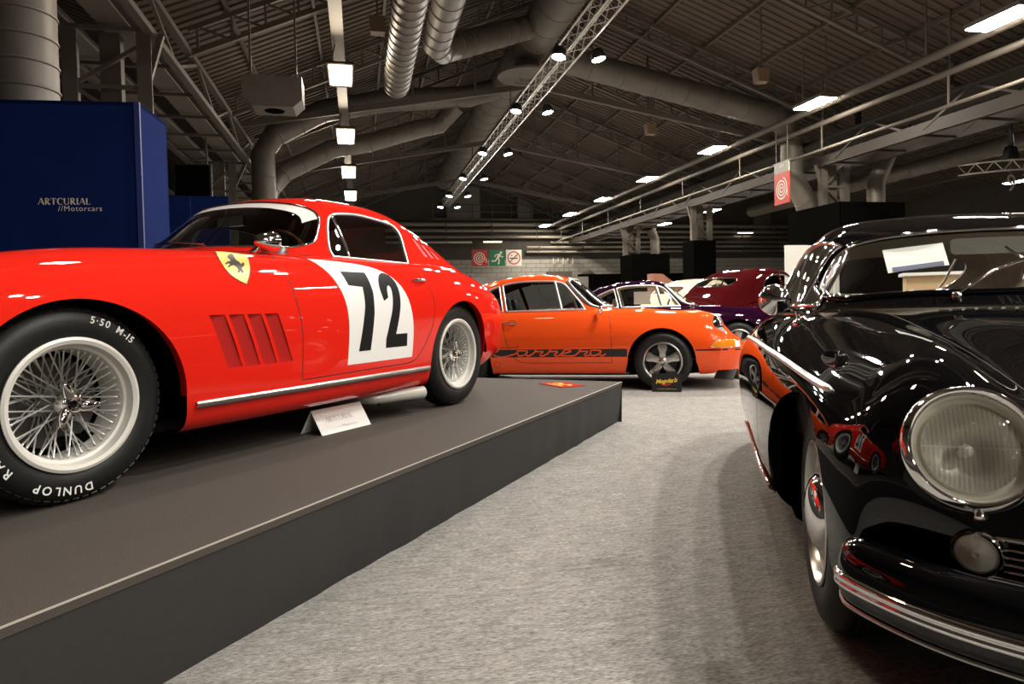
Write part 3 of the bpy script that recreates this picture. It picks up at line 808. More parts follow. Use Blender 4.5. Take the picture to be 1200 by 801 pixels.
# flood lamps below the cable tray
t = hall('cable_tray', 'galvanised cable tray running above the row of flood lamps', 'cable tray', -.341, 0, 7.25)
MB().box((0, 10, -.01), (.27, 76, .012)).build('tray_bottom', M_STEEL, t)
for s in (-.13, .13): MB().box((s, 10, .04), (.02, 76, .10)).build('tray_side', M_STEEL, t)
for k in range(52): MB().box((0, -3.5 + k, 0), (.26, .06, .02)).build('tray_rung', M_STEEL2, t)
for k in range(10): MB().bar((0, -2 + 5.2 * k, .05), (0, -2 + 5.2 * k, roof_z(-.341) - 7.27), .03).build('tray_hanger', M_STEEL, t)
for k in range(-2, 4):
    f = hall('flood_lamp', 'bright square flood lamp hung below the cable tray', 'lamp', -.30, 16.8 + 5.86 * k, 6.5, 'flood lamps under the cable tray')
    sgn = -1
    MB().prism([(-.27, .11, -.25), (.27, .11, -.25), (.31, -.17, .22), (-.31, -.17, .22)], (0, 0, 0), (0, .20, .12)).build('flood_housing', M_STEEL2, f)
    mesh_obj('flood_glass', [(-.235, .075, -.21), (.235, .075, -.21), (.265, -.155, .175), (-.265, -.155, .175)], [(0, 1, 2, 3)], M_LAMPF, f)
    for s in (-.29, .29): MB().bar((s, .08, 0), (s * .4, .08, .745), .03).build('flood_yoke', M_STEEL, f)
# light truss with pairs of spot lamps
t = hall('light_truss', 'long silver box truss carrying pairs of spot lamps', 'truss', 5.36, 0, 7.2)
for s in (-1, 1):
    for q in (0, .40): MB().tube([(s * .20, -16, q), (s * .20, 42.6, q)], .028, 8).build('truss_tube', M_TRUSS, t, True)
lc = MB(); v = -16.; k = 0
while v < 42.2:
    for s in (-1, 1): lc.tube([(s * .20, v, .0 if k % 2 else .40), (s * .20, v + .4, .40 if k % 2 else 0)], .014, 5)
    for q in (0, .40): lc.tube([(-.20 if k % 2 else .20, v, q), (.20 if k % 2 else -.20, v + .4, q)], .014, 5)
    v += .4; k += 1
tag(lc.build('lacing', M_TRUSS, t), kind='stuff')
for v in (12, 23.6, 32, 41.5): MB().bar((0, v, .4), (0, v, 1.28), .04).build('truss_hanger', M_STEEL, t)
for v in (16.0, 20.65, 26.5, 31.8, 36.8, 40.9, 11.0, 5.8, .8, -4.2, -9.2, -14.2):
    for s in (-1, 1):
        f = hall('spot_lamp', 'round spot lamp clamped beside the silver light truss', 'spotlight', 5.36 + s * .50, v, 6.98, 'spot lamps on the light truss')
        d = Vector((s * .18, -.14, -1.)).normalized()
        MB().lathe([(0, -.20), (.12, -.19), (.17, -.10), (.19, .06), (.17, .06)], axis=d, n=24).build('spot_can', M_BLACK, f, True)
        MB().lathe([(0, .045), (.16, .045)], axis=d, n=24).build('spot_lens', M_SPOT, f)
        MB().bar((0, 0, .12), (-s * .28, 0, .24), .03).build('spot_clamp', M_STEEL, f)

# ------------------------------------------------------------------ fittings on the back wall
WV = V1 - .35
for k, (z, r, u0, u1) in enumerate(((7.35, .16, 2, 20), (6.85, .13, 2, 19), (6.35, .11, 2, 38), (5.95, .09, 15, 38), (5.95, .09, 2, 8.6), (5.55, .09, 13, 38), (5.2, .09, 13, 38), (6.8, .12, 19.5, 38), (7.25, .14, 19.5, 38))):
    t = hall('wall_pipe', ['thick top pipe along the back wall below the catwalk', 'second pipe down on the back wall', 'long middle pipe along the whole back wall', 'pipe level with the wall lamp right of the hose sign', 'short pipe left of the hose sign', 'pipe above the lowest one on the back wall', 'lowest pale pipe along the back wall', 'upper pipe behind the black column wraps', 'topmost pipe behind the black column wraps'][k], 'pipe', 0, WV - .1 * (k % 3), z)
    MB().tube([(u0, 0, 0), (u1, 0, 0)], r, 10).build('pipe', M_PIPE, t, True)
    u = u0 + 1.
    while u < u1: MB().box((u, .05, 0), (.06, 2 * r + .1, 2 * r + .14)).build('pipe_clip', M_STEEL, t); u += 3.6
t = hall('wall_lamp', 'lit fluorescent tube lamp on the back wall above the exit sign', 'lamp', 10.2, WV - .35, 5.95)
MB().box((0, 0, .05), (1.5, .16, .08)).build('lamp_tray', M_WHITE, t); MB().tube([(-.7, -.02, 0), (.7, -.02, 0)], .03, 8).build('lamp_tube', M_TUBE, t)
t = hall('wall_lamp', 'lit tube lamp washing the back wall between the black wraps', 'lamp', 32., WV - .35, 6.7)
MB().box((0, 0, .05), (1.5, .16, .08)).build('lamp_tray', M_WHITE, t); MB().tube([(-.7, -.02, 0), (.7, -.02, 0)], .03, 8).build('lamp_tube', M_TUBE, t)
t = hall('catwalk', 'narrow catwalk with handrail along the back gable', 'catwalk', 0, V1 - .5, 7.7)
MB().box((10.2, 0, 0), (9.4, .8, .10)).build('catwalk_deck', M_STEEL, t)
for z in (.55, 1.1): MB().tube([(5.6, -.38, z), (14.8, -.38, z)], .035, 6).build('handrail', M_STEEL2, t)
for k in range(7): MB().bar((5.6 + k * 1.53, -.38, 0), (5.6 + k * 1.53, -.38, 1.1), .06).build('rail_post', M_STEEL2, t)
def cabinet(name, label, u, z, w, h, d, m):
    t = hall(name, label, 'cabinet', u, V1 - d / 2 - .05, z); MB().box((0, 0, h / 2), (w, d, h)).build('cabinet_case', m, t)
    MB().box((-w * .245, -d / 2 - .01, h / 2), (w * .47, .03, h * .95)).build('cabinet_door', m, t); MB().box((w * .245, -d / 2 - .01, h / 2), (w * .47, .03, h * .95)).build('cabinet_door', m, t); return t
cabinet('wall_cabinet', 'wide grey cabinet standing on the gable catwalk', 8.0, 7.75, 2.6, 2.5, .5, mat('cab_grey', (.20, .19, .17), .7))
cabinet('wall_cabinet', 'narrow grey cabinet on the gable catwalk', 12.9, 7.75, 1.2, 1.9, .5, mat('cab_grey', (.20, .19, .17), .7))
cabinet('wall_cabinet', 'dark cabinet high on the gable right of the hose banner', 33.8, 6.9, 1.6, 1.7, .4, M_STEEL)
t = hall('plant_unit', 'pale boxy plant unit with pipework at the back wall', 'machine', 15.4, V1 - 1.2, 0)
MB().box((0, 0, 3.15), (1.9, .8, .85)).build('unit_case', M_STEEL2, t); MB().box((0, 0, 1.35), (1.8, .7, 2.7)).build('unit_base', M_STEEL2, t)
for k in range(5): MB().tube([(-.8 + k * .4, 0, 3.5), (-.8 + k * .4, 0, 4.0 + .2 * (k % 2)), (-.5 + k * .4, -.1, 4.1 + .2 * (k % 2)), (-.5 + k * .4, -.1, 4.6)], .045, 8).build('unit_pipe', M_PIPE, t, True)
MB().tube([(1.6, 0, 2.9), (1.9, 0, 3.3), (2.6, 0, 3.5), (3.1, 0, 3.1), (3.2, 0, 2.7)], .16, 12).build('unit_duct', M_DUCT, t, True)
# safety signs hung in a row
M_SRED = mat('sign_red', (.55, .030, .018), .5); M_SGRN = mat('sign_green', (.008, .19, .075), .5); M_SWHT = mat('sign_white', (.80, .77, .70), .5)
def spiral(r0, r1, turns, w, n=70, asp=1.):
    P = [((r0 + (r1 - r0) * i / n) * math.cos(2 * PI * turns * i / n), (r0 + (r1 - r0) * i / n) * math.sin(2 * PI * turns * i / n) * asp) for i in range(n + 1)]
    P += [(P[-1][0], P[-1][1] - r1 * (.4 + .2 * k)) for k in (1, 2, 3)] if False else []
    return stroke2(P, w)
def disc2(cx, cy, r, n=20): return [(cx + r * math.cos(2 * PI * i / n), cy + r * math.sin(2 * PI * i / n)) for i in range(n)], [tuple(range(n))]
def ring2(cx, cy, r, w, n=36): return stroke2([(cx + r * math.cos(2 * PI * i / n), cy + r * math.sin(2 * PI * i / n)) for i in range(n + 1)], w)
def hose(S, n=4.6, w=.045): return join2(spiral(.03 * S, .40 * S, n, w * S), stroke2([(.385 * S, -.02 * S), (.40 * S, -.30 * S)], .045 * S))
def sign(label, u, v, z, S, m, art, rot=0., n_='safety_sign'):
    t = hall(n_, label, 'sign', u, v, z); t.rotation_euler = (0, 0, PHI + rot)
    p = MB().box((0, .02, 0), (S, .04, S)).build('sign_panel', m, t)
    for V, F, mm in art: flat(V, F, 'pictogram', mm, p, (0, -.004, 0), (1, 0, 0), (0, 0, 1))
    for s in (-.4, .4): MB().bar((s * S, .02, S / 2), (s * S, .02, S / 2 + .9), .02).build('sign_wire', M_STEEL, t)
S = 1.22; SV = WV - 1.6
sign('red fire hose sign hung beside the green exit sign', 8.95, SV, 4.62, S, M_SRED, [(*hose(S, 2.8, .055), M_SWHT)])
man = join2(disc2(.26, .33, .075), stroke2([(.20, .25), (.05, .02)], .17), stroke2([(.16, .22), (.30, .05), (.40, .10)], .06), stroke2([(.14, .22), (-.08, .20), (-.14, .06)], .06), stroke2([(.05, .05), (.14, -.16), (.08, -.40)], .09), stroke2([(.04, .02), (-.10, -.18), (-.36, -.20)], .09))
sign('green running man exit sign between the other two signs', 10.27, SV, 4.62, S, M_SGRN, [([(x * S, y * S) for x, y in man[0]], man[1], M_SWHT)])
ns = join2(ring2(0, 0, .38, .075), stroke2([(-.27, -.27), (.27, .27)], .06)); cig = join2(stroke2([(-.26, -.03), (.24, -.03)], .075), stroke2([(.10, .16), (.16, .10), (.24, .10)], .035), stroke2([(-.20, .15), (-.10, .15)], .05))
sign('white no smoking sign beside the green exit sign', 11.59, SV, 4.62, S, M_SWHT, [([(x * S, y * S) for x, y in cig[0]], cig[1], M_BLACK), ([(x * S, y * S) for x, y in ns[0]], ns[1], M_SRED)])
# hanging red hose banner on the right
t = hall('hose_banner', 'red hose reel banner with grey header hanging before the large black wrap', 'sign', 14.36, 21.15, 4.81); t.rotation_euler = (0, 0, PHI - 1.66); t.scale = (.93,) * 3
MB().box((0, .02, 0), (1.02, .05, 1.15)).build('banner_panel', M_SRED, t); MB().box((0, .02, .77), (1.02, .05, .40)).build('banner_header', mat('header_grey', (.36, .35, .31), .6), t)
flat(*hose(1.05, 3.2, .05), 'hose_symbol', M_SWHT, t, (0, -.010, -.02), (1, 0, 0), (0, 0, 1)); V, F = text_mesh('2009', .16)
flat(V, F, 'banner_code', M_SWHT, t, (0, -.010, .82), (1, 0, 0), (0, 0, 1))
MB().bar((-.6, .02, .98), (.6, .02, .98), .04).build('banner_rail', M_STEEL, t)
for s in (-.4, .4): MB().bar((s, .02, .98), (s, .02, 2.31), .02).build('banner_wire', M_STEEL, t)
# drapes and partitions along the back
for lab, u0, u1, h, v in (('long black drape along the foot of the back wall', 16.6, 44, 3.3, V1 - 2.2),):
    t = hall('back_drape', lab, 'drape', 0, v, 0); k = 0; u = u0
    while u < u1: MB().box((u + .75, .02 * (k % 2), h / 2), (1.5, .05, h)).build('drape_panel', M_DRAPE, t); u += 1.5; k += 1
t = hall('partition', 'grey exhibition partition behind the orange coupe roof', 'partition', 11.3, 46, 0)
for k in range(5): MB().box((-3.6 + k * 1.8, 0, 1.45), (1.78, .08, 2.9)).build('partition_panel', mat('part_grey', (.17, .16, .15), .8), t)
t = hall('partition', 'navy partition end behind the red coupe tail', 'partition', 6.0, 44.5, 0)
for k in range(2): MB().box((-.6 + k * 1.2, 0, 1.5), (1.18, .08, 3.0)).build('partition_panel', M_BLUE, t)
t = hall('partition', 'white partition below the large black wrap beside the maroon car', 'partition', 14.25, 20.2, 0)
for k in range(3): MB().box((0 + k * 1.0, .1 * k, 1.38), (.86, .08, 2.76)).build('partition_panel', M_WHITE, t)
t = hall('partition', 'low navy partition behind the red coupe windscreen', 'partition', -3.0, 14.5, 0)
for k in range(2): MB().box((-.55 + k * .72, 0, 1.62), (.70, .08, 3.24)).build('partition_panel', M_BLUE, t)
# curved lighting truss on a pole in the right nave
t = hall('ring_truss', 'small curved silver truss on a thin pole in the right nave', 'truss', 20.2, 18.6, 0)
P = [(1.9 * math.cos(a), 1.9 * math.sin(a)) for a in [math.radians(200 + 170 * i / 24) for i in range(25)]]
for q in (4.72, 5.02): MB().tube([(x, y, q) for x, y in P], .030, 6).build('truss_tube', M_TRUSS, t, True)
lc = MB()
for i in range(24): lc.tube([(*P[i], 4.72 if i % 2 else 5.02), (*P[i + 1], 5.02 if i % 2 else 4.72)], .016, 5)
tag(lc.build('lacing', M_TRUSS, t), kind='stuff')
MB().tube([(1.75, -.5, 0), (1.75, -.5, 5.0)], .06, 10).build('truss_pole', M_TRUSS, t, True)
for x, y in ((-.9, -1.65), (.35, -1.85)):
    f = hall('chain_hoist', 'black chain hoist hanging over the small curved truss' if x > 0 else 'black chain hoist at the far side of the small curved truss', 'hoist', 20.2 + x, 18.6 + y, 5.05)
    MB().prism([(-.22, -.1, .0), (.22, -.1, .0), (.12, -.1, .35), (-.10, -.1, .38)], (0, 0, 0), (0, .22, 0)).build('hoist_case', M_BLACK, f); MB().tube([(0, 0, .3), (0, 0, 1.4)], [.09, .03], 8).build('chain_bag', M_BLACK, f, True)
t = hall('aisle_number', 'small pale number nine hung in the right nave', 'sign', 19.6, 17.2, 4.35); V, F = text_mesh('9', .75); flat(V, F, 'figure_nine', M_PIPE, t, (0, 0, 0), (1, 0, 0), (0, 0, 1)); MB().bar((0, .02, .3), (0, .02, 1.2), .03).build('number_rod', M_STEEL, t)
# ------------------------------------------------------------------ display platform, navy booth, cards
M_PTOP = mat('platform_carpet', (.062, .051, .042), .92, bump=(500, .5), vary=(300, .25))
M_SKIRT = mat('platform_skirt', (.022, .021, .0205), .8, bump=(40, .1))
PA = math.radians(90 - 25.1)                               # platform's long axis, away from the camera
pdir = Vector((math.cos(PA), math.sin(PA), 0)); pleft = Vector((-math.sin(PA), math.cos(PA), 0)); pcor = Vector((.877, 5.491, 0))
plat = thing('display_platform', 'low dark carpeted platform with black skirt under the red coupe', 'platform', pcor, PA)
L_, W_, Hh = 8.2, 4.1, .32
MB().box((-L_ / 2, W_ / 2, Hh - .012), (L_, W_, .024)).build('platform_top', M_PTOP, plat)
for k in range(4):
    x = -L_ + k * L_ / 4
    V = []; nn = 24
    for i in range(nn + 1):
        a = x + L_ / 4 * i / nn; w = (.004 * math.sin(i * 1.9) + .003 * math.sin(i * .7 + k)) * math.sin(PI * i / nn)
        V += [(a, .002, Hh - .004), (a, .010 + w, Hh * .5), (a, .030 + w, 0)]
    mesh_obj('skirt_panel', V, [(3 * i + j, 3 * i + 3 + j, 3 * i + 4 + j, 3 * i + 1 + j) for i in range(nn) for j in (0, 1)], M_SKIRT, plat, True)
for k in range(2):
    V = []
    for i in range(13):
        b = k * W_ / 2 + W_ / 2 * i / 12; V += [(-.002, b, Hh - .004), (-.014 - .004 * math.sin(i * 2.), b, Hh * .5), (-.030, b, 0)]
    mesh_obj('skirt_end', V, [(3 * i + j, 3 * i + 1 + j, 3 * i + 4 + j, 3 * i + 3 + j) for i in range(12) for j in (0, 1)], M_SKIRT, plat, True)
MB().box((-L_ / 2, W_ / 2, Hh / 2 - .02), (L_ - .1, W_ - .1, Hh - .06)).build('platform_core', M_DARK, plat)
MB().box((-L_ / 2, .001, Hh - .001), (L_, .004, .004)).build('edge_strip', mat('edge_tape', (.42, .39, .34), .5), plat)

# navy booth with lettering
M_PRINT = mat('booth_lettering', (.75, .70, .60), .6)
B0 = hitz_booth = Vector((-3.545, 6.62, 0)); BA = math.radians(-8.3)
booth = thing('navy_booth', 'tall navy fabric booth lettered ARTCURIAL Motorcars behind the red coupe', 'booth', B0, -BA * 0 + math.radians(8.5))
Bw, Bd, Bh = 3.6, .76, 2.985
for k in range(2): MB().box((-Bw / 4 - k * Bw / 2, .02, Bh / 2), (Bw / 2 - .004, .04, Bh)).build('front_panel', M_BLUE, booth)
MB().box((-.02, Bd / 2, Bh / 2), (.04, Bd, Bh)).build('side_panel', M_BLUE, booth); MB().box((-Bw + .02, Bd / 2, Bh / 2), (.04, Bd, Bh)).build('side_panel', M_BLUE, booth)
MB().box((-Bw / 2, Bd - .02, Bh / 2), (Bw, .04, Bh)).build('back_panel', M_BLUE, booth); MB().box((-Bw / 2, Bd / 2, Bh - .02), (Bw, Bd, .03)).build('booth_lid', M_BLUE, booth)
MB().box((-.015, .0, Bh / 2), (.05, .03, Bh)).build('corner_profile', mat('navy_profile', (.02, .035, .17), .6), booth)
def serif(word, h, gap=.16):
    """thin serif capitals drawn with strokes: (verts, faces), left aligned"""
    T, N, s = .20, .055, .10; parts = []; x = 0.
    def st(pts, w): parts.append(xf2(stroke2([(x + a * h, b * h) for a, b in pts], w * h), 1.))
    def ser(a, b): st([(a - s, b), (a + s, b)], N)
    def bow(cx, cy, rx, ry, a0, a1, w=T):
        k = 14; P = [(cx + rx * math.cos(math.radians(a0 + (a1 - a0) * i / k)), cy + ry * math.sin(math.radians(a0 + (a1 - a0) * i / k))) for i in range(k + 1)]
        W2 = [(N + (w - N) * abs(math.cos(math.radians(a0 + (a1 - a0) * i / k)))) * h for i in range(k + 1)]
        parts.append(stroke2([(x + a * h, b * h) for a, b in P], W2))
    for ch in word:
        if ch == 'A': st([(-.02, 0), (.42, 1)], N); st([(.42, 1), (.76, 0)], T); st([(.16, .36), (.62, .36)], N); ser(-.02, .02); ser(.76, .02); w = .80
        elif ch == 'R': st([(.12, 0), (.12, 1)], T); bow(.20, .74, .34, .25, 90, -90, .18); st([(.26, .50), (.68, 0)], T); ser(.12, .02); ser(.12, .98); ser(.68, .02); w = .72
        elif ch == 'T': st([(.38, 0), (.38, 1)], T); st([(0, .97), (.76, .97)], N); st([(.01, .97), (.01, .76)], N); st([(.75, .97), (.75, .76)], N); ser(.38, .02); w = .76
        elif ch == 'C': bow(.48, .5, .42, .5, 55, 305); st([(.72, .98), (.72, .74)], N); w = .78
        elif ch == 'U': st([(.10, 1), (.10, .35)], T); bow(.40, .33, .30, .33, 180, 360, .14); st([(.70, .35), (.70, 1)], N); ser(.10, .98); ser(.70, .98); w = .80
        elif ch == 'I': st([(.14, 0), (.14, 1)], T); ser(.14, .02); ser(.14, .98); w = .28
        elif ch == 'L': st([(.12, 0), (.12, 1)], T); st([(.02, .03), (.60, .03)], N); st([(.60, .03), (.62, .26)], N); ser(.12, .98); w = .62
        x += (w + gap) * h
    return join2(*parts), x - gap * h
VF, wd = serif('ARTCURIAL', .085)
def booth_print(VF, x, z, name): flat(VF[0], VF[1], name, M_PRINT, booth, (x, -.006, z), (1, 0, 0), (0, 0, 1))
k = .455 / wd
booth_print(xf2(VF, k), -.915, 2.005, 'booth_name')
V, F = text_mesh('//Motorcars', .072, align='LEFT', spacing=1.12); booth_print((V, F), -.745, 1.965, 'booth_subtitle')

# folded white card on the platform by the sill
def tent_card(label, loc, rz, w, h, m, art=(), slope=.42):
    t = thing('tent_card', label, 'card', loc, rz); d = h * slope
    for s in (-1, 1):
        mesh_obj('card_face', [(-w / 2, s * d, 0), (w / 2, s * d, 0), (w / 2, 0, h), (-w / 2, 0, h), (-w / 2, s * d - s * .003, 0), (w / 2, s * d - s * .003, 0), (w / 2, 0, h - .004), (-w / 2, 0, h - .004)],
                 [(0, 1, 2, 3), (7, 6, 5, 4), (0, 4, 5, 1), (1, 5, 6, 2), (3, 7, 4, 0)] if s < 0 else [(3, 2, 1, 0), (4, 5, 6, 7), (1, 5, 4, 0), (2, 6, 5, 1), (0, 4, 7, 3)], m, t)
    up = Vector((0, d, h)).normalized()
    for V, F, mm, nm in art: flat(V, F, nm, mm, t, Vector((0, -d, 0)) + up * (h * .5) + Vector((0, -.003, .001)), (1, 0, 0), up)
    return t
VF, wd = serif('ARTCURIAL', .036, .10); k = .20 / wd
M_FAINT = mat('faint_grey_print', (.55, .53, .50), .7)
V2, F2 = text_mesh('//Motorcars', .022, align='LEFT', spacing=1.1)
tent_card('white folded name card on the platform before the red coupe sill', (-.9385, 3.598, .32), math.radians(61.1), .367, .122, M_WHITE,
          [(*xf2(VF, k, -.12, .005), M_FAINT, 'card_name'), ([(x - .03, y - .03) for x, y in V2], F2, M_FAINT, 'card_subtitle')], .62)
tent_card('dark folded card on the carpet under the orange coupe nose', (2.64, 8.36, 0), math.radians(-60), .30, .15, mat('grey_card', (.20, .20, .19), .6), (), .6)
# red and gold card lying flat at the platform's far end
t = thing('flat_card', 'red card with gold print lying flat on the platform corner', 'card', (.382, 5.367, .3205), math.atan2(-.311, .163))
MB().box((0, 0, .002), (.35, .215, .004)).build('card_sheet', mat('card_red', (.34, .022, .015), .9, spec=.05), t)
g = join2(stroke2(smooth2([(-.10, -.02), (-.05, .03), (0, -.02), (.06, .03), (.11, 0)], 20), .03), stroke2([(-.12, -.06), (.10, -.055)], .02))
flat(*g, 'card_print', mat('gold_print', (.75, .42, .08), .9, spec=.05), t, (0, 0, .0046), (1, 0, 0), (0, 1, 0))
# black care-product sign before the orange coupe's front wheel
t = thing('product_sign', "small black sign lettered Meguiar's before the orange coupe front wheel", 'sign', (1.628, 7.235, 0), math.radians(-15))
MB().prism([(x, 0, z) for x, z in rounded(-.155, 0, .155, .195, .004)], (0, 0, 0), (0, .012, 0)).build('sign_board', mat('sign_black', (.010, .010, .009), .35), t)
MB().bar((0, .012, .12), (0, .05, .004), .03, .006).build('sign_strut', M_BLACK, t)
V, F = text_mesh("Meguiar's", .062, shear=.25, spacing=.95, bold=.0016); sl = .10
flat([(x, y + sl * x) for x, y in V], F, 'sign_name', mat('sign_yellow', (.90, .62, .06), .5), t, (-.002, -.002, .118), (1, 0, 0), (0, 0, 1))
flat(*stroke2(smooth2([(-.06, -.012), (-.02, -.022), (.03, -.010), (.075, .012)], 14), [.004 + .010 * math.sin(PI * i / 13) for i in range(14)]), 'sign_swash', M_SRED, t, (0, -.002, .095), (1, 0, 0), (0, 0, 1))
flat(*disc2(.088, .018, .008), 'sign_dot', M_WHITE, t, (0, -.002, .095), (1, 0, 0), (0, 0, 1))
V, F = text_mesh('LE MEILLEUR DE VOTRE VOITURE', .0135); flat(V, F, 'sign_slogan', mat('sign_yellow', (.90, .62, .06), .5), t, (0, -.002, .032), (1, 0, 0), (0, 0, 1))
# ------------------------------------------------------------------ red racing coupe on the platform
def net(rows):
    out = []
    for r in rows:
        xs, yz = r[0], r[1:]
        if not hasattr(xs, '__len__'): xs = [xs] * len(yz)
        out.append([(x, y, z) for x, (y, z) in zip(xs, yz)])
    return out

def red_coupe():
    root = thing('racing_coupe', 'red racing coupe with number 72 on its door, on the dark platform', 'car', FER_LOC, FER_ROT)
    B = net([
        ([.80, .79, .74, .66, .60, .56, .55, .54, .50], (0, .30), (.25, .30), (.42, .30), (.55, .30), (.62, .29), (.66, .28), (.66, .26), (.62, .22), (.45, .20)),
        ([.88, .87, .82, .75, .69, .63, .61, .58, .50], (0, .45), (.26, .45), (.45, .46), (.59, .47), (.67, .46), (.715, .42), (.715, .34), (.67, .22), (.45, .195)),
        ([.80, .79, .75, .69, .64, .59, .57, .55, .50], (0, .58), (.27, .595), (.46, .63), (.605, .655), (.695, .60), (.75, .50), (.75, .36), (.70, .21), (.45, .19)),
        (.42, (0, .735), (.28, .735), (.47, .755), (.62, .785), (.745, .71), (.805, .56), (.80, .37), (.74, .20), (.5, .18)),
        (0., (0, .825), (.28, .825), (.47, .835), (.62, .860), (.765, .785), (.838, .61), (.832, .39), (.77, .19), (.5, .175)),
        (-.45, (0, .885), (.28, .885), (.47, .885), (.62, .890), (.77, .815), (.842, .63), (.838, .40), (.78, .188), (.5, .175)),
        (-.95, (0, .920), (.30, .920), (.48, .918), (.64, .905), (.78, .835), (.846, .65), (.842, .41), (.79, .187), (.5, .175)),
        (-1.45, (0, .925), (.30, .925), (.50, .922), (.665, .905), (.79, .838), (.850, .66), (.846, .41), (.79, .187), (.5, .175)),
        (-1.95, (0, .925), (.30, .925), (.50, .922), (.675, .905), (.80, .848), (.856, .67), (.850, .42), (.79, .187), (.5, .175)),
        (-2.42, (0, .925), (.30, .925), (.50, .920), (.66, .905), (.80, .850), (.866, .68), (.858, .43), (.79, .19), (.5, .18)),
        (-2.82, (0, .865), (.30, .865), (.49, .865), (.635, .850), (.765, .785), (.825, .63), (.812, .43), (.74, .215), (.5, .20)),
        (-3.14, (0, .795), (.29, .795), (.46, .795), (.595, .775), (.70, .705), (.748, .58), (.735, .43), (.68, .27), (.48, .23)),
        ([-3.42, -3.42, -3.405, -3.38, -3.345, -3.32, -3.32, -3.32, -3.32], (0, .715), (.28, .715), (.43, .71), (.54, .685), (.615, .62), (.65, .535), (.645, .44), (.61, .32), (.45, .28)),
        ([-3.475, -3.475, -3.46, -3.44, -3.415, -3.40, -3.40, -3.38, -3.34], (0, .62), (.26, .615), (.40, .60), (.49, .57), (.545, .53), (.565, .49), (.56, .44), (.54, .37), (.42, .33)),
        ([-3.46, -3.46, -3.45, -3.43, -3.42, -3.41, -3.40, -3.38, -3.34], (0, .40), (.22, .40), (.34, .40), (.42, .40), (.46, .40), (.48, .40), (.48, .39), (.47, .36), (.40, .34)),
    ])
    sk = Skin(B, 130, 64)
    # greenhouse
    Gn = net([
        ([-.93, -1.00, -1.17, -1.28, -1.36], (0, .925), (.32, .925), (.57, .915), (.645, .91), (.685, .895)),
        ([-1.17, -1.22, -1.35, -1.42, -1.47], (0, 1.100), (.30, 1.092), (.535, 1.05), (.615, .985), (.69, .895)),
        ([-1.41, -1.44, -1.53, -1.57, -1.60], (0, 1.250), (.27, 1.242), (.485, 1.190), (.592, 1.065), (.695, .895)),
        (-1.78, (0, 1.282), (.28, 1.274), (.495, 1.214), (.60, 1.065), (.70, .895)),
        (-2.02, (0, 1.280), (.28, 1.270), (.500, 1.207), (.605, 1.06), (.705, .895)),
        (-2.26, (0, 1.244), (.28, 1.234), (.500, 1.168), (.610, 1.035), (.712, .89)),
        (-2.52, (0, 1.152), (.28, 1.144), (.495, 1.080), (.612, .98), (.705, .885)),
        (-2.80, (0, 1.015), (.28, 1.008), (.475, .965), (.580, .905), (.665, .845)),
        (-3.06, (0, .875), (.28, .870), (.44, .85), (.54, .82), (.60, .78)),
        (-3.22, (0, .770), (.28, .765), (.42, .755), (.50, .74), (.55, .72)),
    ])
    gh = Skin(Gn, 96, 40)
    # openings ------------------------------------------------------
    sk.drop([(-1.02, -.55), (-1.30, -.66), (-2.85, -.60), (-2.85, .60), (-1.30, .66), (-1.02, .55), (-.98, 0)], 'top', pred=lambda c, n: c.z > .7)
    ra = .372
    for sg in (1, -1):
        sk.drop([(.39, .10), (.375, .22)] + arc(-.02, .298, .388, 0, 180, 48) + [(-.425, .19), (-.43, .10)], 'side', sg)
        sk.drop(arc(-2.42, .315, .355, -40, 220, 48), 'side', sg)
        arch_lip(sk, -.02, .298, .388, 4, 178, 'arch_lip', M_RED, root, sg)
        arch_lip(sk, -2.42, .315, .355, 0, 180, 'arch_lip', M_RED, root, sg)
        wheel_house(-.02, .298, .41, .38, .80, root, sg); wheel_house(-2.42, .315, .365, .38, .82, root, sg)
    # windscreen, side glass
    ws = [(0, .958), (.30, .957), (.52, .950), (.585, .955), (.600, .975), (.585, 1.02), (.548, 1.095), (.500, 1.158), (.44, 1.190), (.26, 1.220), (0, 1.230)]
    ws = smooth2(ws, 40); wsp = ws + [(-y, z) for y, z in ws[::-1][1:-1]]
    pw = lambda c, n: c.x > -1.58
    M_DR = mat('red_roof_paint', (.80, .022, .010), .32, coat=1.)
    glass = gh.take(wsp, 'windscreen', M_GLASSD, root, 'front', pred=pw, off=-.004)
    gh.trim(wsp, 'windscreen_trim', M_CHROME, root, .008, 'front', closed=True)
    # white sun band printed along the top of the screen
    top = [p for p in ws if p[1] > 1.10]; inner = [(y * .955 if y > .35 else y, z - .032) for y, z in top]
    band = top + inner[::-1]
    bp = top + [(-y, z) for y, z in top[::-1][1:]]; bi = inner + [(-y, z) for y, z in inner[::-1][1:]]
    gh.decal(bp + bi[::-1], 'sun_strip', M_WHITE, root, 'front', off=.0005, pred=pw)
    sw = [(-1.415, .920), (-1.455, 1.00), (-1.510, 1.095), (-1.565, 1.148), (-1.65, 1.168), (-1.82, 1.176), (-2.00, 1.160), (-2.105, 1.138), (-2.128, 1.110), (-2.085, .985), (-2.045, .897)]
    sw = [(-1.425, .908)] + smooth2(sw[:], 46)[1:]
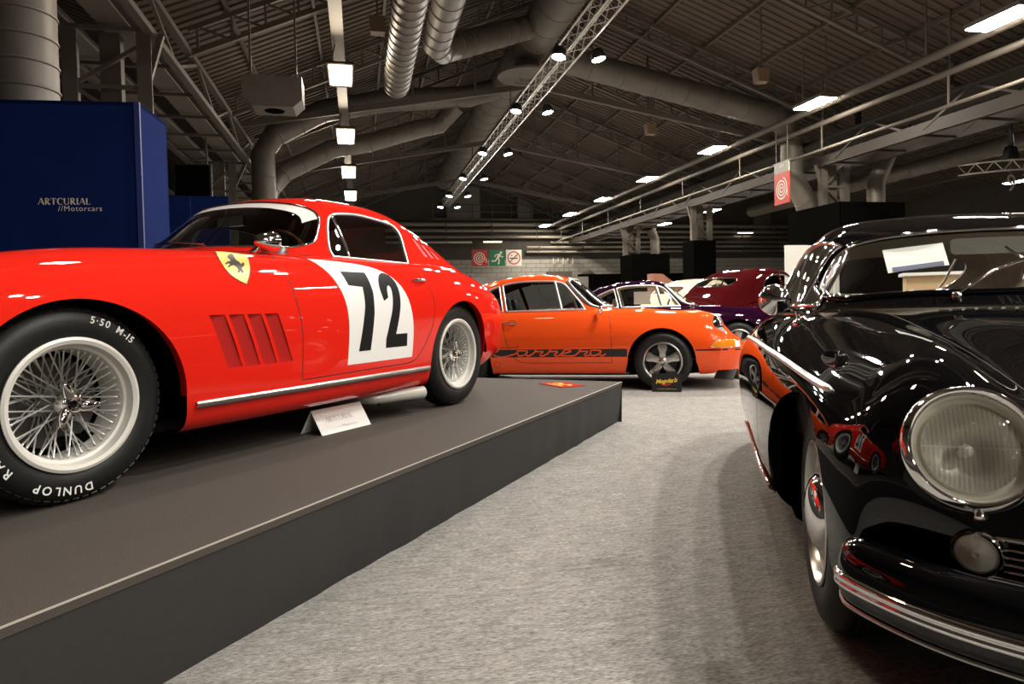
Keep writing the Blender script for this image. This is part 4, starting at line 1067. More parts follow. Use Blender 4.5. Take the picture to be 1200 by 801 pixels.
    for sg in (1, -1):
        gh.take(sw, 'side_window', M_GLASS, root, 'side', sg, off=-.004)
        gh.trim(sw, 'window_trim', M_TRIM, root, .007, 'side', sg, closed=True)
        gh.trim([(-1.575, 1.155), (-1.56, 1.02), (-1.545, .905)], 'vent_window_bar', M_CHROME, root, .008, 'side', sg)
        # three slots in the sail panel
        for k in range(3):
            x = -2.285 - k * .075; z0, z1 = .955 - k * .004, 1.090 - k * .035
            P = [(x, z0), (x - .045, z0), (x - .020, z1 - .014), (x + .022, z1)]
            gh.drop(P, 'side', sg); q = gh.proj(P, 'side', sg); d = Vector((0, -sg * .022, 0)); vv = [p for p, n in q] + [q[0][0] + d, q[1][0] + d * .15, q[2][0] + d * .15, q[3][0] + d]
            mesh_obj('sail_slot', vv, [(4, 5, 6, 7), (0, 1, 5, 4), (1, 2, 6, 5), (2, 3, 7, 6), (3, 0, 4, 7)], M_REDIN, root)
    rw = [(0, 1.205), (.25, 1.198), (.41, 1.155), (.445, 1.11), (.43, .99), (.36, .955), (0, .95)]
    rwp = rw + [(-y, z) for y, z in rw[::-1][1:-1]]
    gh.take(rwp, 'rear_window', M_GLASS, root, 'rear', pred=lambda c, n: c.x < -2.2, off=-.004)
    gh.trim(rwp, 'rear_window_trim', M_CHROME, root, .006, 'rear', closed=True)
    gh.finish('roof', M_RED, root, M_LEATHER)
    # fender louvres: four slanted outlets with a recessed darker floor
    for sg in (1, -1):
        for k in range(4):
            x = -.512 - k * .0935
            P = [(x + .006, .620), (x - .068, .620), (x - .154, .404), (x - .082, .398)]
            sk.drop(P, 'side', sg); q = sk.proj(P, 'side', sg); d = Vector((0, -sg * .030, 0))
            vv = [p for p, n in q] + [q[0][0] + d, q[1][0] + d * .1, q[2][0] + d * .1, q[3][0] + d]
            mesh_obj('fender_vent', vv, [(4, 5, 6, 7), (0, 1, 5, 4), (1, 2, 6, 5), (2, 3, 7, 6), (3, 0, 4, 7)], M_REDIN, root)
        door = smooth2([(-.955, .872), (-.965, .74), (-1.0, .57), (-1.008, .31)], 14) + smooth2([(-1.83, .318), (-1.90, .335), (-1.955, .375), (-2.03, .47), (-2.072, .56), (-2.08, .66), (-2.055, .76), (-2.02, .83), (-2.0, .875)], 24)
        sk.take(door, 'door', M_RED, root, 'side', sg)
        sk.line(door, 'door_gap', M_GAP, root, .005, 'side', sg)
        sk.line(smooth2([(-.957, .872), (-.975, .883), (-1.05, .893), (-1.20, .895), (-1.33, .895)], 20), 'door_gap', M_GAP, root, .005, 'side', sg)
        # chrome sill strip
        V = []
        S = [(-.45 - 1.6 * i / 40) for i in range(41)]
        a = MB(); pts = [sk.side(x, .272, sg)[0] + Vector((0, sg * .004, 0)) for x in S]
        G = []
        for dz, dy in ((-.015, -.004), (-.013, .007), (0, .011), (.012, .007), (.014, -.004)): G.append([p + Vector((0, sg * dy, dz)) for p in pts])
        if sg < 0: G = G[::-1]
        a.grid(G); a.add([G[i][0] for i in range(5)], [(0, 1, 2, 3, 4)]); a.build('sill_strip', M_ALLOY, root, True)
        # door handle
        MB().tube([sk.side(-1.90 - .13 * t / 8, .792, sg)[0] + Vector((0, sg * (.006 + .016 * math.sin(PI * t / 8)), 0)) for t in range(9)], [.005, .007, .008, .008, .008, .008, .009, .008, .005], 8).build('door_handle', M_CHROME, root, True)
    sg = 1
    # number panel and figures on the left door
    panel = smooth2([(-1.175, .882), (-1.245, .80), (-1.300, .69), (-1.322, .57), (-1.316, .352)], 16) + smooth2([(-1.866, .352), (-1.872, .50), (-1.855, .62), (-1.815, .715), (-1.745, .79), (-1.66, .835), (-1.55, .862), (-1.35, .878)], 22)
    sk.decal(panel, 'number_panel', M_WHITE, root, off=.0009)
    seven = [(-1.325, .815), (-1.505, .815), (-1.515, .60), (-1.50, .415), (-1.405, .415), (-1.435, .60), (-1.438, .755), (-1.345, .755)]
    seven = [(-1.325, .822), (-1.512, .822), (-1.530, .72), (-1.524, .61), (-1.492, .415), (-1.398, .415), (-1.425, .53), (-1.452, .65), (-1.455, .745), (-1.350, .752)]
    two = smooth2([(-1.690, .668), (-1.700, .735), (-1.682, .752), (-1.660, .730), (-1.655, .690)], 10)
    two = [(-1.640, .675)] + smooth2([(-1.612, .672), (-1.592, .74), (-1.602, .790), (-1.640, .822), (-1.690, .820), (-1.735, .785), (-1.757, .72), (-1.752, .64), (-1.732, .565), (-1.708, .490)], 22) + [(-1.812, .490), (-1.812, .418), (-1.620, .418), (-1.622, .47)] + smooth2([(-1.650, .55), (-1.682, .64), (-1.692, .71), (-1.685, .75), (-1.668, .757), (-1.655, .742), (-1.652, .69)], 14)
    two = [p for i, p in enumerate(two) if i]
    for nm, P in (('figure_seven', seven), ('figure_two', two)): sk.decal(P, nm, mat('figure_black', (.006, .006, .006), .6, spec=.2), root, off=.0018)
    # yellow shield on the fender
    M_YEL = mat('shield_yellow', (.80, .58, .12), .4)
    sh = smooth2([(-.698, .893), (-.765, .891), (-.822, .882)], 8) + smooth2([(-.789, .845), (-.764, .810), (-.740, .776), (-.717, .746)], 10) + smooth2([(-.689, .757), (-.660, .776), (-.642, .801), (-.640, .838), (-.662, .870)], 12)
    sk.decal(sh, 'fender_shield', M_YEL, root, off=.0012)
    horse = [(-.699, .863), (-.725, .876), (-.751, .882), (-.752, .878), (-.735, .863), (-.729, .851), (-.736, .842), (-.735, .833), (-.754, .843), (-.756, .835), (-.738, .822), (-.725, .817), (-.723, .806), (-.726, .798), (-.714, .793), (-.709, .804), (-.701, .794), (-.692, .796), (-.704, .810), (-.702, .821), (-.692, .827), (-.677, .823), (-.660, .814), (-.657, .818), (-.679, .831), (-.672, .834), (-.656, .827), (-.656, .832), (-.678, .843), (-.693, .844), (-.701, .855)]
    sk.decal(horse, 'shield_emblem', M_BLACK, root, off=.0020)
    sk.line(sh, 'shield_border', M_BLACK, root, .003, closed=True, off=.0022, step=.02)
    # bonnet gap
    hood = smooth2([(.40, .43), (0, .46), (-.45, .49), (-.86, .50)], 20); hood += [(-.90, .40), (-.90, 0)]
    hood2 = hood + [(x, -y) for x, y in hood[::-1][1:]]
    sk.line(hood2, 'bonnet_gap', M_GAP, root, .004, 'top')
    sk.finish('body', M_RED, root)
    # underside
    MB().prism([(.45, .55, .20), (-.42, .74, .185), (-2.05, .74, .185), (-2.9, .5, .21), (-2.9, -.5, .21), (-2.05, -.74, .185), (-.42, -.74, .185), (.45, -.55, .20)], (0, 0, -.01), (0, 0, .02)).build('floor_pan', M_DARK, root)
    # side exhausts
    for sg in (1, -1):
        ex = MB(); ex.tube([(-1.640, sg * .38, .15), (-1.656, sg * .52, .140), (-1.668, sg * .60, .130), (-1.715, sg * .695, .125), (-2.05, sg * .785, .125)], [.030, .031, .032, .034, .037], 16)
        ex.build('side_exhaust', M_STEELGREY, root, True)
        MB().tube([(-1.72, sg * .705, .19), (-1.72, sg * .71, .085)], .012, 8).build('exhaust_bracket', M_BLACK, root, True)
    # bullet door mirror standing on the wing
    mp, mn = sk.top(-.93, .66)
    d = Vector((-1, .10, .02)).normalized()
    mir = MB().lathe([(.0, -.085), (.016, -.080), (.031, -.060), (.041, -.032), (.046, .0), (.047, .024), (.044, .028), (.040, .025), (0, .023)], c=mp + Vector((-.045, .035, .052)), axis=d, n=32).build('wing_mirror', M_CHROME, root, angle=40)
    MB().tube([mp + Vector((0.03, 0, -.005)), mp + Vector((.005, .01, .02)), mp + Vector((-.035, .03, .035))], [.020, .012, .012], 12).build('mirror_stem', M_CHROME, mir, True)
    # wipers
    for y0, y1 in ((.22, -.20), (-.28, -.55)):
        a, n = gh.front(y0, .955); b, n2 = gh.front(y1, .985)
        MB().tube([a + n * .02, (a + b) / 2 + n * .028, b + n2 * .014], .005, 6).build('wiper', M_CHROME, root, True)
    # tail lamps
    for sg in (1, -1):
        p, n = sk.front(sg * .50, .575, 1)
        MB().lathe([(0, .035), (.03, .03), (.048, .012), (.052, 0)], c=p, axis=n, n=24).build('tail_lamp', mat('red_lens', (.6, .01, .01), .15, coat=1.), root, True)
    # front lamps under plain covers and grille mouth (out of the photograph's frame)
    for sg in (1, -1):
        p, n = sk.front(sg * .55, .56)
        MB().lathe([(0, .02), (.05, .016), (.08, .0), (.085, -.015)], c=p, axis=n, n=28).build('headlamp', M_LENS, root, True)
    mouth = arc(0, .42, .30, 0, 360, 40, .085)[:-1]
    sk.decal(mouth, 'grille_mouth', M_DARK, root, 'front', off=.002)
    # cabin
    cabin_tub(root, -2.45, -1.0, .66, .22, .90, M_LEATHER)
    for y in (.34, -.34): car_seat(root, -2.12, y, .30, M_LEATHER)
    MB().tube([(-1.16, -.58, .90), (-1.14, 0, .915), (-1.16, .58, .90)], [.05, .06, .05], 10).build('dashboard', M_LEATHER, root, True)
    steering_wheel(root, -1.42, .34, .88, m=mat('wood_rim', (.16, .06, .02), .35))
    MB().box((-1.36, 0, 1.135), (.02, .20, .055)).build('interior_mirror', M_CHROME, root)
    set_wheels(root, wire_wheel, [(-.012, .70, .333, .0)], letters=True)
    set_wheels(root, wire_wheel, [(-2.42, .725, .33, 0), (0, -.70, .33, 0), (-2.42, -.725, .33, 0)])
    return root
FER_LOC = (-2.175, 2.624, .32); FER_ROT = math.radians(-117)
red_coupe()
# ------------------------------------------------------------------ rear engined coupe, built twice (orange and purple)
def script_strokes():
    """the word on the door stripe as hand drawn strokes, x 0..1 for the whole word, y 0..1 for the body height"""
    S = []
    def st(pts, w=.10, n=22): S.append((smooth2(pts, n), w))
    st([(.205, 1.55), (.185, 1.28), (.12, 1.30), (.045, .95), (.0, .5), (.02, .08), (.07, -.05), (.13, .12), (.20, .45)], .16, 30)
    def low_a(x): 
        st([(x + .075, .80), (x + .03, .85), (x, .45), (x + .02, .08), (x + .06, .25), (x + .085, .8)], .17, 20); st([(x + .085, .85), (x + .075, .3), (x + .09, .05), (x + .125, .35)], .17, 12)
    def low_r(x): st([(x, .25), (x + .035, .95), (x + .045, .70), (x + .075, .72), (x + .07, .3), (x + .085, .05), (x + .125, .35)], .17, 22)
    def low_e(x): st([(x, .35), (x + .055, .55), (x + .085, .80), (x + .05, .95), (x + .012, .55), (x + .03, .08), (x + .075, .05), (x + .13, .4)], .17, 24)
    low_a(.21); low_r(.335); low_r(.46); low_e(.585); low_r(.715); low_a(.835)
    return S

def rear_engine_coupe(label, loc, rot, paint, script, cabin_mat, steer=0., glass=None):
    root = thing('sports_coupe', label, 'car', loc, rot)
    B = net([
        ([.855, .85, .82, .755, .68, .60, .57, .54, .48], (0, .215), (.25, .215), (.45, .215), (.60, .215), (.665, .215), (.71, .215), (.715, .21), (.68, .20), (.45, .20)),
        ([.885, .88, .85, .785, .71, .635, .60, .56, .48], (0, .30), (.27, .30), (.47, .30), (.612, .30), (.68, .30), (.725, .30), (.73, .27), (.68, .20), (.45, .20)),
        ([.905, .90, .865, .80, .72, .645, .61, .57, .48], (0, .43), (.27, .43), (.48, .435), (.62, .44), (.69, .44), (.735, .42), (.745, .33), (.70, .20), (.45, .195)),
        ([.86, .855, .82, .755, .69, .63, .60, .56, .48], (0, .535), (.27, .535), (.475, .54), (.615, .55), (.695, .545), (.745, .49), (.755, .36), (.71, .20), (.45, .195)),
        ([.72, .715, .69, .66, .62, .575, .56, .54, .46], (0, .60), (.27, .605), (.45, .63), (.58, .695), (.69, .64), (.755, .525), (.762, .37), (.715, .20), (.45, .19)),
        ([.50, .50, .50, .53, .49, .46, .45, .45, .42], (0, .665), (.26, .668), (.42, .70), (.575, .822), (.695, .73), (.77, .56), (.772, .38), (.72, .195), (.45, .19)),
        (.18, (0, .735), (.26, .737), (.42, .765), (.575, .850), (.705, .775), (.788, .60), (.785, .39), (.73, .19), (.5, .185)),
        (-.15, (0, .795), (.27, .796), (.43, .815), (.585, .878), (.712, .80), (.800, .62), (.792, .40), (.735, .19), (.5, .185)),
        (-.48, (0, .845), (.29, .846), (.45, .856), (.60, .884), (.718, .812), (.803, .63), (.795, .40), (.735, .19), (.5, .185)),
        (-.80, (0, .875), (.30, .875), (.48, .878), (.625, .885), (.728, .820), (.805, .635), (.797, .40), (.735, .19), (.5, .185)),
        (-1.25, (0, .880), (.30, .880), (.50, .882), (.650, .882), (.738, .825), (.808, .64), (.800, .40), (.735, .19), (.5, .185)),
        (-1.75, (0, .880), (.30, .880), (.50, .882), (.650, .880), (.742, .825), (.815, .64), (.805, .41), (.74, .19), (.5, .185)),
        (-2.25, (0, .880), (.30, .880), (.48, .878), (.620, .865), (.745, .80), (.832, .62), (.822, .41), (.75, .20), (.5, .19)),
        (-2.65, (0, .800), (.30, .800), (.46, .80), (.590, .79), (.710, .735), (.795, .59), (.785, .42), (.72, .25), (.5, .22)),
        (-2.98, (0, .700), (.29, .70), (.44, .70), (.56, .69), (.665, .645), (.735, .55), (.73, .43), (.68, .31), (.48, .27)),
        ([-3.20, -3.195, -3.17, -3.13, -3.09, -3.06, -3.06, -3.06, -3.0], (0, .58), (.28, .58), (.42, .575), (.53, .565), (.61, .53), (.66, .47), (.66, .41), (.63, .33), (.45, .30)),
        ([-3.23, -3.225, -3.20, -3.16, -3.12, -3.09, -3.08, -3.07, -3.0], (0, .40), (.27, .40), (.40, .40), (.50, .40), (.57, .40), (.61, .39), (.61, .37), (.58, .33), (.42, .31)),
    ])
    sk = Skin(B, 120, 56)
    Gn = net([
        ([-.55, -.585, -.66, -.72, -.78], (0, .885), (.32, .885), (.56, .88), (.625, .878), (.665, .865)),
        ([-.80, -.825, -.885, -.93, -.97], (0, 1.075), (.30, 1.07), (.525, 1.05), (.60, .985), (.675, .865)),
        ([-1.06, -1.08, -1.12, -1.15, -1.18], (0, 1.268), (.28, 1.262), (.485, 1.222), (.575, 1.075), (.685, .865)),
        (-1.40, (0, 1.318), (.29, 1.310), (.490, 1.262), (.582, 1.09), (.69, .865)),
        (-1.70, (0, 1.305), (.29, 1.296), (.490, 1.248), (.588, 1.085), (.69, .865)),
        (-2.00, (0, 1.248), (.29, 1.240), (.485, 1.19), (.588, 1.05), (.685, .86)),
        (-2.30, (0, 1.135), (.28, 1.128), (.465, 1.085), (.57, .985), (.66, .845)),
        (-2.60, (0, .985), (.28, .98), (.44, .95), (.54, .89), (.62, .80)),
        (-2.88, (0, .835), (.28, .83), (.42, .81), (.51, .775), (.57, .71)),
    ])
    gh = Skin(Gn, 84, 40)
    sk.drop([(-.66, -.52), (-.82, -.63), (-2.45, -.58), (-2.45, .58), (-.82, .63), (-.66, .52), (-.62, 0)], 'top', pred=lambda c, n: c.z > .7)
    for sg in (1, -1):
        sk.drop([(.40, .1), (.375, .25)] + arc(-.01, .315, .362, 0, 180, 44) + [(-.395, .22), (-.40, .1)], 'side', sg)
        sk.drop([(-1.90, .1), (-1.905, .25)] + arc(-2.27, .315, .355, 0, 180, 44) + [(-2.64, .22), (-2.64, .1)], 'side', sg)
        for cx, r in ((-.01, .362), (-2.27, .355)):
            arch_lip(sk, cx, .315, r, 0, 180, 'arch_lip', paint, root, sg); wheel_house(cx, .315, r + .02, .36, .77, root, sg)
    ws = [(0, .918), (.30, .916), (.52, .910), (.585, .915), (.600, .935), (.583, .99), (.545, 1.08), (.502, 1.17), (.465, 1.215), (.42, 1.232), (.26, 1.248), (0, 1.254)]
    ws = smooth2(ws, 36); wsp = ws + [(-y, z) for y, z in ws[::-1][1:-1]]
    pw = lambda c, n: c.x > -1.2
    g = glass or M_GLASS
    gh.take(wsp, 'windscreen', g, root, 'front', pred=pw, off=-.004)
    gh.trim(wsp, 'windscreen_seal', M_RUBTRIM, root, .012, 'front', closed=True)
    wi = [(y * .975, .90 + (z - .90) * .97 + .004) for y, z in wsp]
    gh.trim(wi, 'windscreen_trim', M_TRIM, root, .011, 'front', closed=True, off=.006)
    sw = [(-.845, .892), (-.895, .962), (-1.0, 1.085), (-1.085, 1.175), (-1.15, 1.208), (-1.30, 1.225), (-1.52, 1.228), (-1.72, 1.212), (-1.82, 1.19)]
    sw = smooth2(sw, 26) + [(-1.745, .885)]
    qw = [(-1.79, .885), (-1.862, 1.178)] + smooth2([(-1.95, 1.150), (-2.10, 1.085), (-2.235, .990), (-2.275, .925), (-2.25, .892), (-2.15, .885)], 18)
    for sg in (1, -1):
        for P, nm in ((sw, 'side_window'), (qw, 'quarter_window')):
            gh.take(P, nm, g, root, 'side', sg, off=-.004); gh.trim(P, 'window_trim', M_TRIM, root, .011, 'side', sg, closed=True)
        gh.trim([(-1.105, .888), (-1.205, 1.222)], 'vent_window_bar', M_TRIM, root, .015, 'side', sg)
    rw = [(0, 1.215), (.30, 1.205), (.42, 1.175), (.45, 1.13), (.43, .99), (.38, .965), (0, .955)]
    rwp = rw + [(-y, z) for y, z in rw[::-1][1:-1]]
    gh.take(rwp, 'rear_window', g, root, 'rear', pred=lambda c, n: c.x < -1.8, off=-.004)
    gh.trim(rwp, 'rear_window_seal', M_RUBTRIM, root, .010, 'rear', closed=True)
    gh.finish('roof', paint, root, M_LEATHER if script else M_CLOTHGREY)
    for sg in (1, -1):
        door = smooth2([(-.570, .868), (-.562, .80), (-.548, .60), (-.544, .302)], 14) + smooth2([(-1.50, .302), (-1.585, .318), (-1.65, .37), (-1.70, .47), (-1.76, .68), (-1.785, .82), (-1.79, .87)], 20)
        sk.take(door, 'door', paint, root, 'side', sg)
        sk.line(door, 'door_gap', M_GAP, root, .006, 'side', sg)
        # handle in its dished recess
        hp = [sk.side(-1.60 - .16 * t / 8, .752, sg)[0] + Vector((0, sg * (.004 + .022 * math.sin(PI * t / 8)), 0)) for t in range(9)]
        MB().tube(hp, [.006, .009, .009, .009, .009, .009, .010, .012, .007], 8).build('door_handle', M_CHROME, root, True)
        sk.line(arc(-1.665, .752, .048, 0, 360, 24, .03)[:-1], 'handle_recess', M_GAP, root, .006, 'side', sg, closed=True, step=.5)
        sk.line(arc(-1.845, .285, .036, 0, 360, 24)[:-1], 'jack_cover_gap', M_GAP, root, .004, 'side', sg, closed=True, step=.5)
        MB().tube([sk.side(-.36 - 1.52 * t / 20, .190, sg)[0] + Vector((0, -sg * .02, -.012)) for t in range(21)], .016, 8).build('rocker_seal', M_BLACK, root, True)
        # round lamps leaning back in the wings
        c = Vector((.632, sg * .590, .700)); n = Vector((.88, sg * .13, .42)).normalized()
        MB().lathe([(.122, -.07), (.121, -.01), (.116, .008), (.106, .014), (.100, .008), (.098, -.004)], c=c, axis=n, n=40).build('headlamp_ring', M_CHROME, root, angle=50)
        MB().lathe([(0, -.05), (.06, -.035), (.098, -.002)], c=c, axis=n, n=40).build('headlamp_reflector', M_CHROME, root, True)
        MB().lathe([(0, .026), (.04, .023), (.075, .013), (.099, .0)], c=c, axis=n, n=40).build('headlamp_lens', M_LENS, root, True)
        # amber indicator with clear end, horn grille
        P = [(.508, .462), (.525, .505), (.555, .541), (.66, .540), (.755, .534), (.80, .505), (.812, .470), (.80, .460), (.66, .457)]; ind = sk.decal(P, 'indicator', M_AMBER, root, 'side', sg, off=.010)
        sk.trim(P, 'indicator_rim', M_CHROME, root, .005, 'side', sg, closed=True, off=.006)
        sk.decal([(.758, .460), (.752, .533), (.80, .505), (.812, .470), (.80, .460)], 'indicator_clear_end', M_WHITE, root, 'side', sg, off=.0115)
        # rubber strip in the bumper line
        sk.line([(.345, .436), (.50, .436), (.60, .436), (.68, .436)], 'bumper_gap', M_GAP, root, .015, 'side', sg, off=.002)
    bump = [(-.66 + 1.32 * i / 60, .432) for i in range(61)]
    sk.trim(bump, 'bumper_strip', M_BLACK, root, .007, 'front', off=.002)
    # bonnet gap
    hood = smooth2([(.74, 0), (.73, .20), (.66, .38), (.50, .43), (.10, .44), (-.50, .47)], 30) + [(-.54, .30), (-.54, 0)]
    sk.line(hood + [(x, -y) for x, y in hood[::-1][1:-1]], 'bonnet_gap', M_GAP, root, .004, 'top', closed=True)
    if script:
        M_STR = M_BLACK
        for sg in (1, -1):
            band = [(-.375, .368), (-.375, .456), (-1.90, .456), (-1.90, .368)]
            fs = sk.decal(band, 'side_stripe', M_STR, root, 'side', sg, off=.0012)
            for pts, w in script_strokes():
                x0, x1 = (-1.875, -.555) if sg < 0 else (-.555, -1.875)
                P = [(x0 + (x1 - x0) * a, .376 + .079 * b) for a, b in pts]
                sk.drape(*stroke2(P, [.070 * w * 1.2] * len(P)), 'door_script', paint, root, 'side', sg, off=.0024)
                hi = [q for q in P if q[1] > .462]
                if len(hi) > 3: sk.drape(*stroke2(hi, .007), 'script_flourish', M_STR, root, 'side', sg, off=.0026)
    sk.finish('body', paint, root)
    MB().prism([(.50, .50, .21), (-.37, .72, .19), (-1.90, .72, .19), (-2.95, .5, .26), (-2.95, -.5, .26), (-1.90, -.72, .19), (-.37, -.72, .19), (.50, -.50, .21)], (0, 0, -.03), (0, 0, .02)).build('floor_pan', M_DARK, root)
    for sg in (1, -1):
        p, n = sk.side(-.72, .89, sg)
        b = p + Vector((.06, sg * .07, .055))
        if sg < 0 or not script:
            mo = MB().lathe([(0, -.03), (.03, -.026), (.05, -.01), (.056, .006), (.05, .010), (0, .012)], c=b, axis=(-1, sg * .15, 0), n=28).build('door_mirror', M_CHROME, root, angle=40)
            MB().tube([p - Vector((0, sg * .01, 0)), b], .008, 8).build('mirror_stem', M_CHROME, mo, True)
    for y0, y1 in ((.10, -.38), (.48, .02)):
        a, n = gh.front(y0, .915); b, n2 = gh.front(y1, .96)
        MB().tube([a + n * .016, (a + b) / 2 + n * .02, b + n2 * .010], .005, 6).build('wiper', M_BLACK, root, True)
    cabin_tub(root, -2.3, -.66, .64, .22, .865, cabin_mat)
    for y in (.33, -.33): car_seat(root, -1.72, y, .32, cabin_mat, tall=.66)
    MB().tube([(-.80, -.56, .86), (-.78, 0, .87), (-.80, .56, .86)], [.05, .06, .05], 10).build('dashboard', M_LEATHER, root, True)
    steering_wheel(root, -1.02, .33, .86)
    MB().box((-.98, 0, 1.17), (.02, .20, .05)).build('interior_mirror', M_BLACK, root)
    set_wheels(root, fuchs_wheel, [(0, -.685, .315, steer), (-2.27, -.70, .315, 0), (0, .685, .315, steer), (-2.27, .70, .315, 0)])
    return root, sk, gh
o911, _, gh911 = rear_engine_coupe('orange coupe with black stripe lettered Carrera along its side', (1.794, 8.126, 0), math.radians(-13), M_ORANGE, True, M_LEATHER, glass=M_GLASSD)
# paper notice behind the windscreen
_p, _n = gh911.front(-.26, 1.215)
_u = Vector((0, 1, 0)); _v = _n.cross(_u).normalized()
flat([(-.07, -.05), (.03, -.07), (.06, .05), (-.04, .07)], [(0, 1, 2, 3)], 'windscreen_notice', M_WHITE, o911, _p + _n * .004, _u, -_v if _v.z < 0 else _v)
# ------------------------------------------------------------------ black rounded coupe beside the aisle
def black_coupe():
    root = thing('bathtub_coupe', 'glossy black rounded coupe with chrome headlamp rings and white windscreen card', 'car', (1.563, 1.807, 0), math.radians(-106))
    P_ = M_BLACKP
    B = net([
        ([.66, .65, .62, .57, .52, .49, .48, .46, .36], (0, .23), (.20, .23), (.36, .23), (.47, .23), (.54, .23), (.59, .225), (.62, .22), (.63, .21), (.5, .20)),
        ([.78, .77, .74, .68, .615, .555, .53, .50, .36], (0, .36), (.21, .36), (.37, .36), (.495, .36), (.58, .355), (.635, .34), (.66, .31), (.66, .25), (.5, .205)),
        ([.80, .79, .755, .695, .635, .572, .55, .515, .36], (0, .50), (.21, .50), (.37, .50), (.51, .505), (.61, .50), (.67, .47), (.69, .40), (.68, .27), (.5, .20)),
        ([.735, .72, .68, .655, .605, .548, .527, .495, .36], (0, .625), (.21, .625), (.37, .63), (.51, .645), (.636, .622), (.69, .555), (.71, .43), (.695, .27), (.5, .20)),
        ([.62, .61, .585, .592, .548, .502, .482, .46, .34], (0, .705), (.21, .703), (.365, .70), (.510, .756), (.646, .696), (.70, .60), (.724, .445), (.705, .27), (.5, .20)),
        ([.38, .38, .38, .41, .39, .375, .365, .36, .30], (0, .782), (.21, .778), (.365, .768), (.505, .835), (.650, .742), (.722, .628), (.745, .455), (.72, .265), (.5, .20)),
        (.08, (0, .848), (.21, .843), (.37, .828), (.512, .866), (.668, .778), (.752, .648), (.775, .46), (.742, .26), (.5, .20)),
        (-.26, (0, .895), (.22, .890), (.38, .878), (.53, .889), (.688, .806), (.780, .665), (.800, .467), (.76, .255), (.5, .20)),
        (-.62, (0, .920), (.24, .917), (.40, .910), (.56, .905), (.708, .828), (.802, .68), (.822, .47), (.775, .25), (.5, .20)),
        (-1.15, (0, .920), (.25, .918), (.42, .912), (.59, .905), (.722, .838), (.812, .69), (.830, .47), (.775, .25), (.5, .20)),
        (-1.65, (0, .915), (.25, .912), (.42, .905), (.59, .897), (.727, .832), (.818, .69), (.836, .47), (.775, .25), (.5, .20)),
        (-2.10, (0, .875), (.25, .873), (.42, .868), (.57, .858), (.715, .80), (.812, .665), (.832, .46), (.77, .25), (.5, .20)),
        (-2.50, (0, .775), (.24, .773), (.40, .768), (.53, .755), (.665, .70), (.752, .59), (.768, .44), (.71, .28), (.48, .23)),
        (-2.82, (0, .63), (.22, .628), (.36, .62), (.47, .605), (.575, .565), (.64, .495), (.65, .41), (.61, .30), (.43, .26)),
        ([-3.0, -2.995, -2.98, -2.95, -2.92, -2.9, -2.89, -2.88, -2.85], (0, .44), (.19, .44), (.30, .435), (.40, .425), (.48, .41), (.53, .38), (.54, .35), (.51, .31), (.36, .29)),
    ])
    sk = Skin(B, 150, 72, 40.)
    Gn = net([
        ([-.40, -.435, -.53, -.60, -.645], (0, .922), (.28, .922), (.50, .920), (.575, .915), (.622, .895)),
        ([-.61, -.64, -.725, -.785, -.82], (0, 1.070), (.27, 1.065), (.482, 1.035), (.562, .98), (.63, .895)),
        ([-.82, -.845, -.915, -.965, -.99], (0, 1.205), (.26, 1.198), (.455, 1.152), (.548, 1.05), (.638, .895)),
        (-1.10, (0, 1.287), (.27, 1.277), (.465, 1.222), (.565, 1.08), (.645, .895)),
        (-1.38, (0, 1.313), (.28, 1.302), (.475, 1.245), (.575, 1.09), (.65, .89)),
        (-1.70, (0, 1.285), (.28, 1.275), (.475, 1.215), (.575, 1.07), (.65, .885)),
        (-2.05, (0, 1.180), (.27, 1.170), (.455, 1.115), (.55, .99), (.625, .85)),
        (-2.40, (0, 1.005), (.25, .998), (.41, .955), (.50, .88), (.57, .77)),
        (-2.68, (0, .82), (.23, .815), (.36, .785), (.44, .73), (.50, .65)),
    ])
    gh = Skin(Gn, 96, 44)
    sk.drop([(-.49, -.46), (-.66, -.585), (-2.2, -.53), (-2.2, .53), (-.66, .585), (-.49, .46), (-.46, 0)], 'top', pred=lambda c, n: c.z > .7)
    fa = [(.43, .10), (.425, .24)] + arc(.02, .335, .405, 0, 180, 44, .342) + [(-.40, .22), (-.405, .10)]
    for sg in (1, -1):
        sk.drop(fa, 'side', sg); sk.drop([(-1.78, .1), (-1.78, .3)] + arc(-2.10, .33, .325, 0, 180, 40) + [(-2.43, .25), (-2.43, .1)], 'side', sg)
        arch_lip(sk, .02, .335, .405, -10, 190, 'arch_lip', P_, root, sg, rz=.342); arch_lip(sk, -2.10, .33, .325, 0, 180, 'arch_lip', P_, root, sg)
        wheel_house(.01, .335, .42, .34, .66, root, sg); wheel_house(-2.10, .33, .345, .34, .74, root, sg)
    ws = [(0, .962), (.28, .960), (.47, .950), (.548, .948), (.572, .968), (.558, 1.02), (.520, 1.09), (.478, 1.140), (.42, 1.168), (.26, 1.190), (0, 1.198)]
    ws = smooth2(ws, 40); wsp = ws + [(-y, z) for y, z in ws[::-1][1:-1]]
    pw = lambda c, n: c.x > -1.0
    gh.take(wsp, 'windscreen', M_GLASS, root, 'front', pred=pw, off=-.004)
    gh.trim(wsp, 'windscreen_seal', P_, root, .012, 'front', closed=True, off=.002)
    gh.trim([(y * .97, .96 + (z - .96) * .965 + .004) for y, z in wsp], 'windscreen_trim', M_CHROME, root, .006, 'front', closed=True, off=.006)
    sw = smooth2([(-.715, .925), (-.79, 1.02), (-.875, 1.115), (-.935, 1.155), (-1.02, 1.182), (-1.25, 1.205), (-1.48, 1.195), (-1.60, 1.165), (-1.645, 1.10), (-1.625, 1.0), (-1.58, .918)], 44)
    qw = smooth2([(-1.68, .92), (-1.70, 1.05), (-1.72, 1.15), (-1.80, 1.13), (-1.92, 1.05), (-1.99, .97), (-1.95, .92), (-1.80, .912)], 30, True)
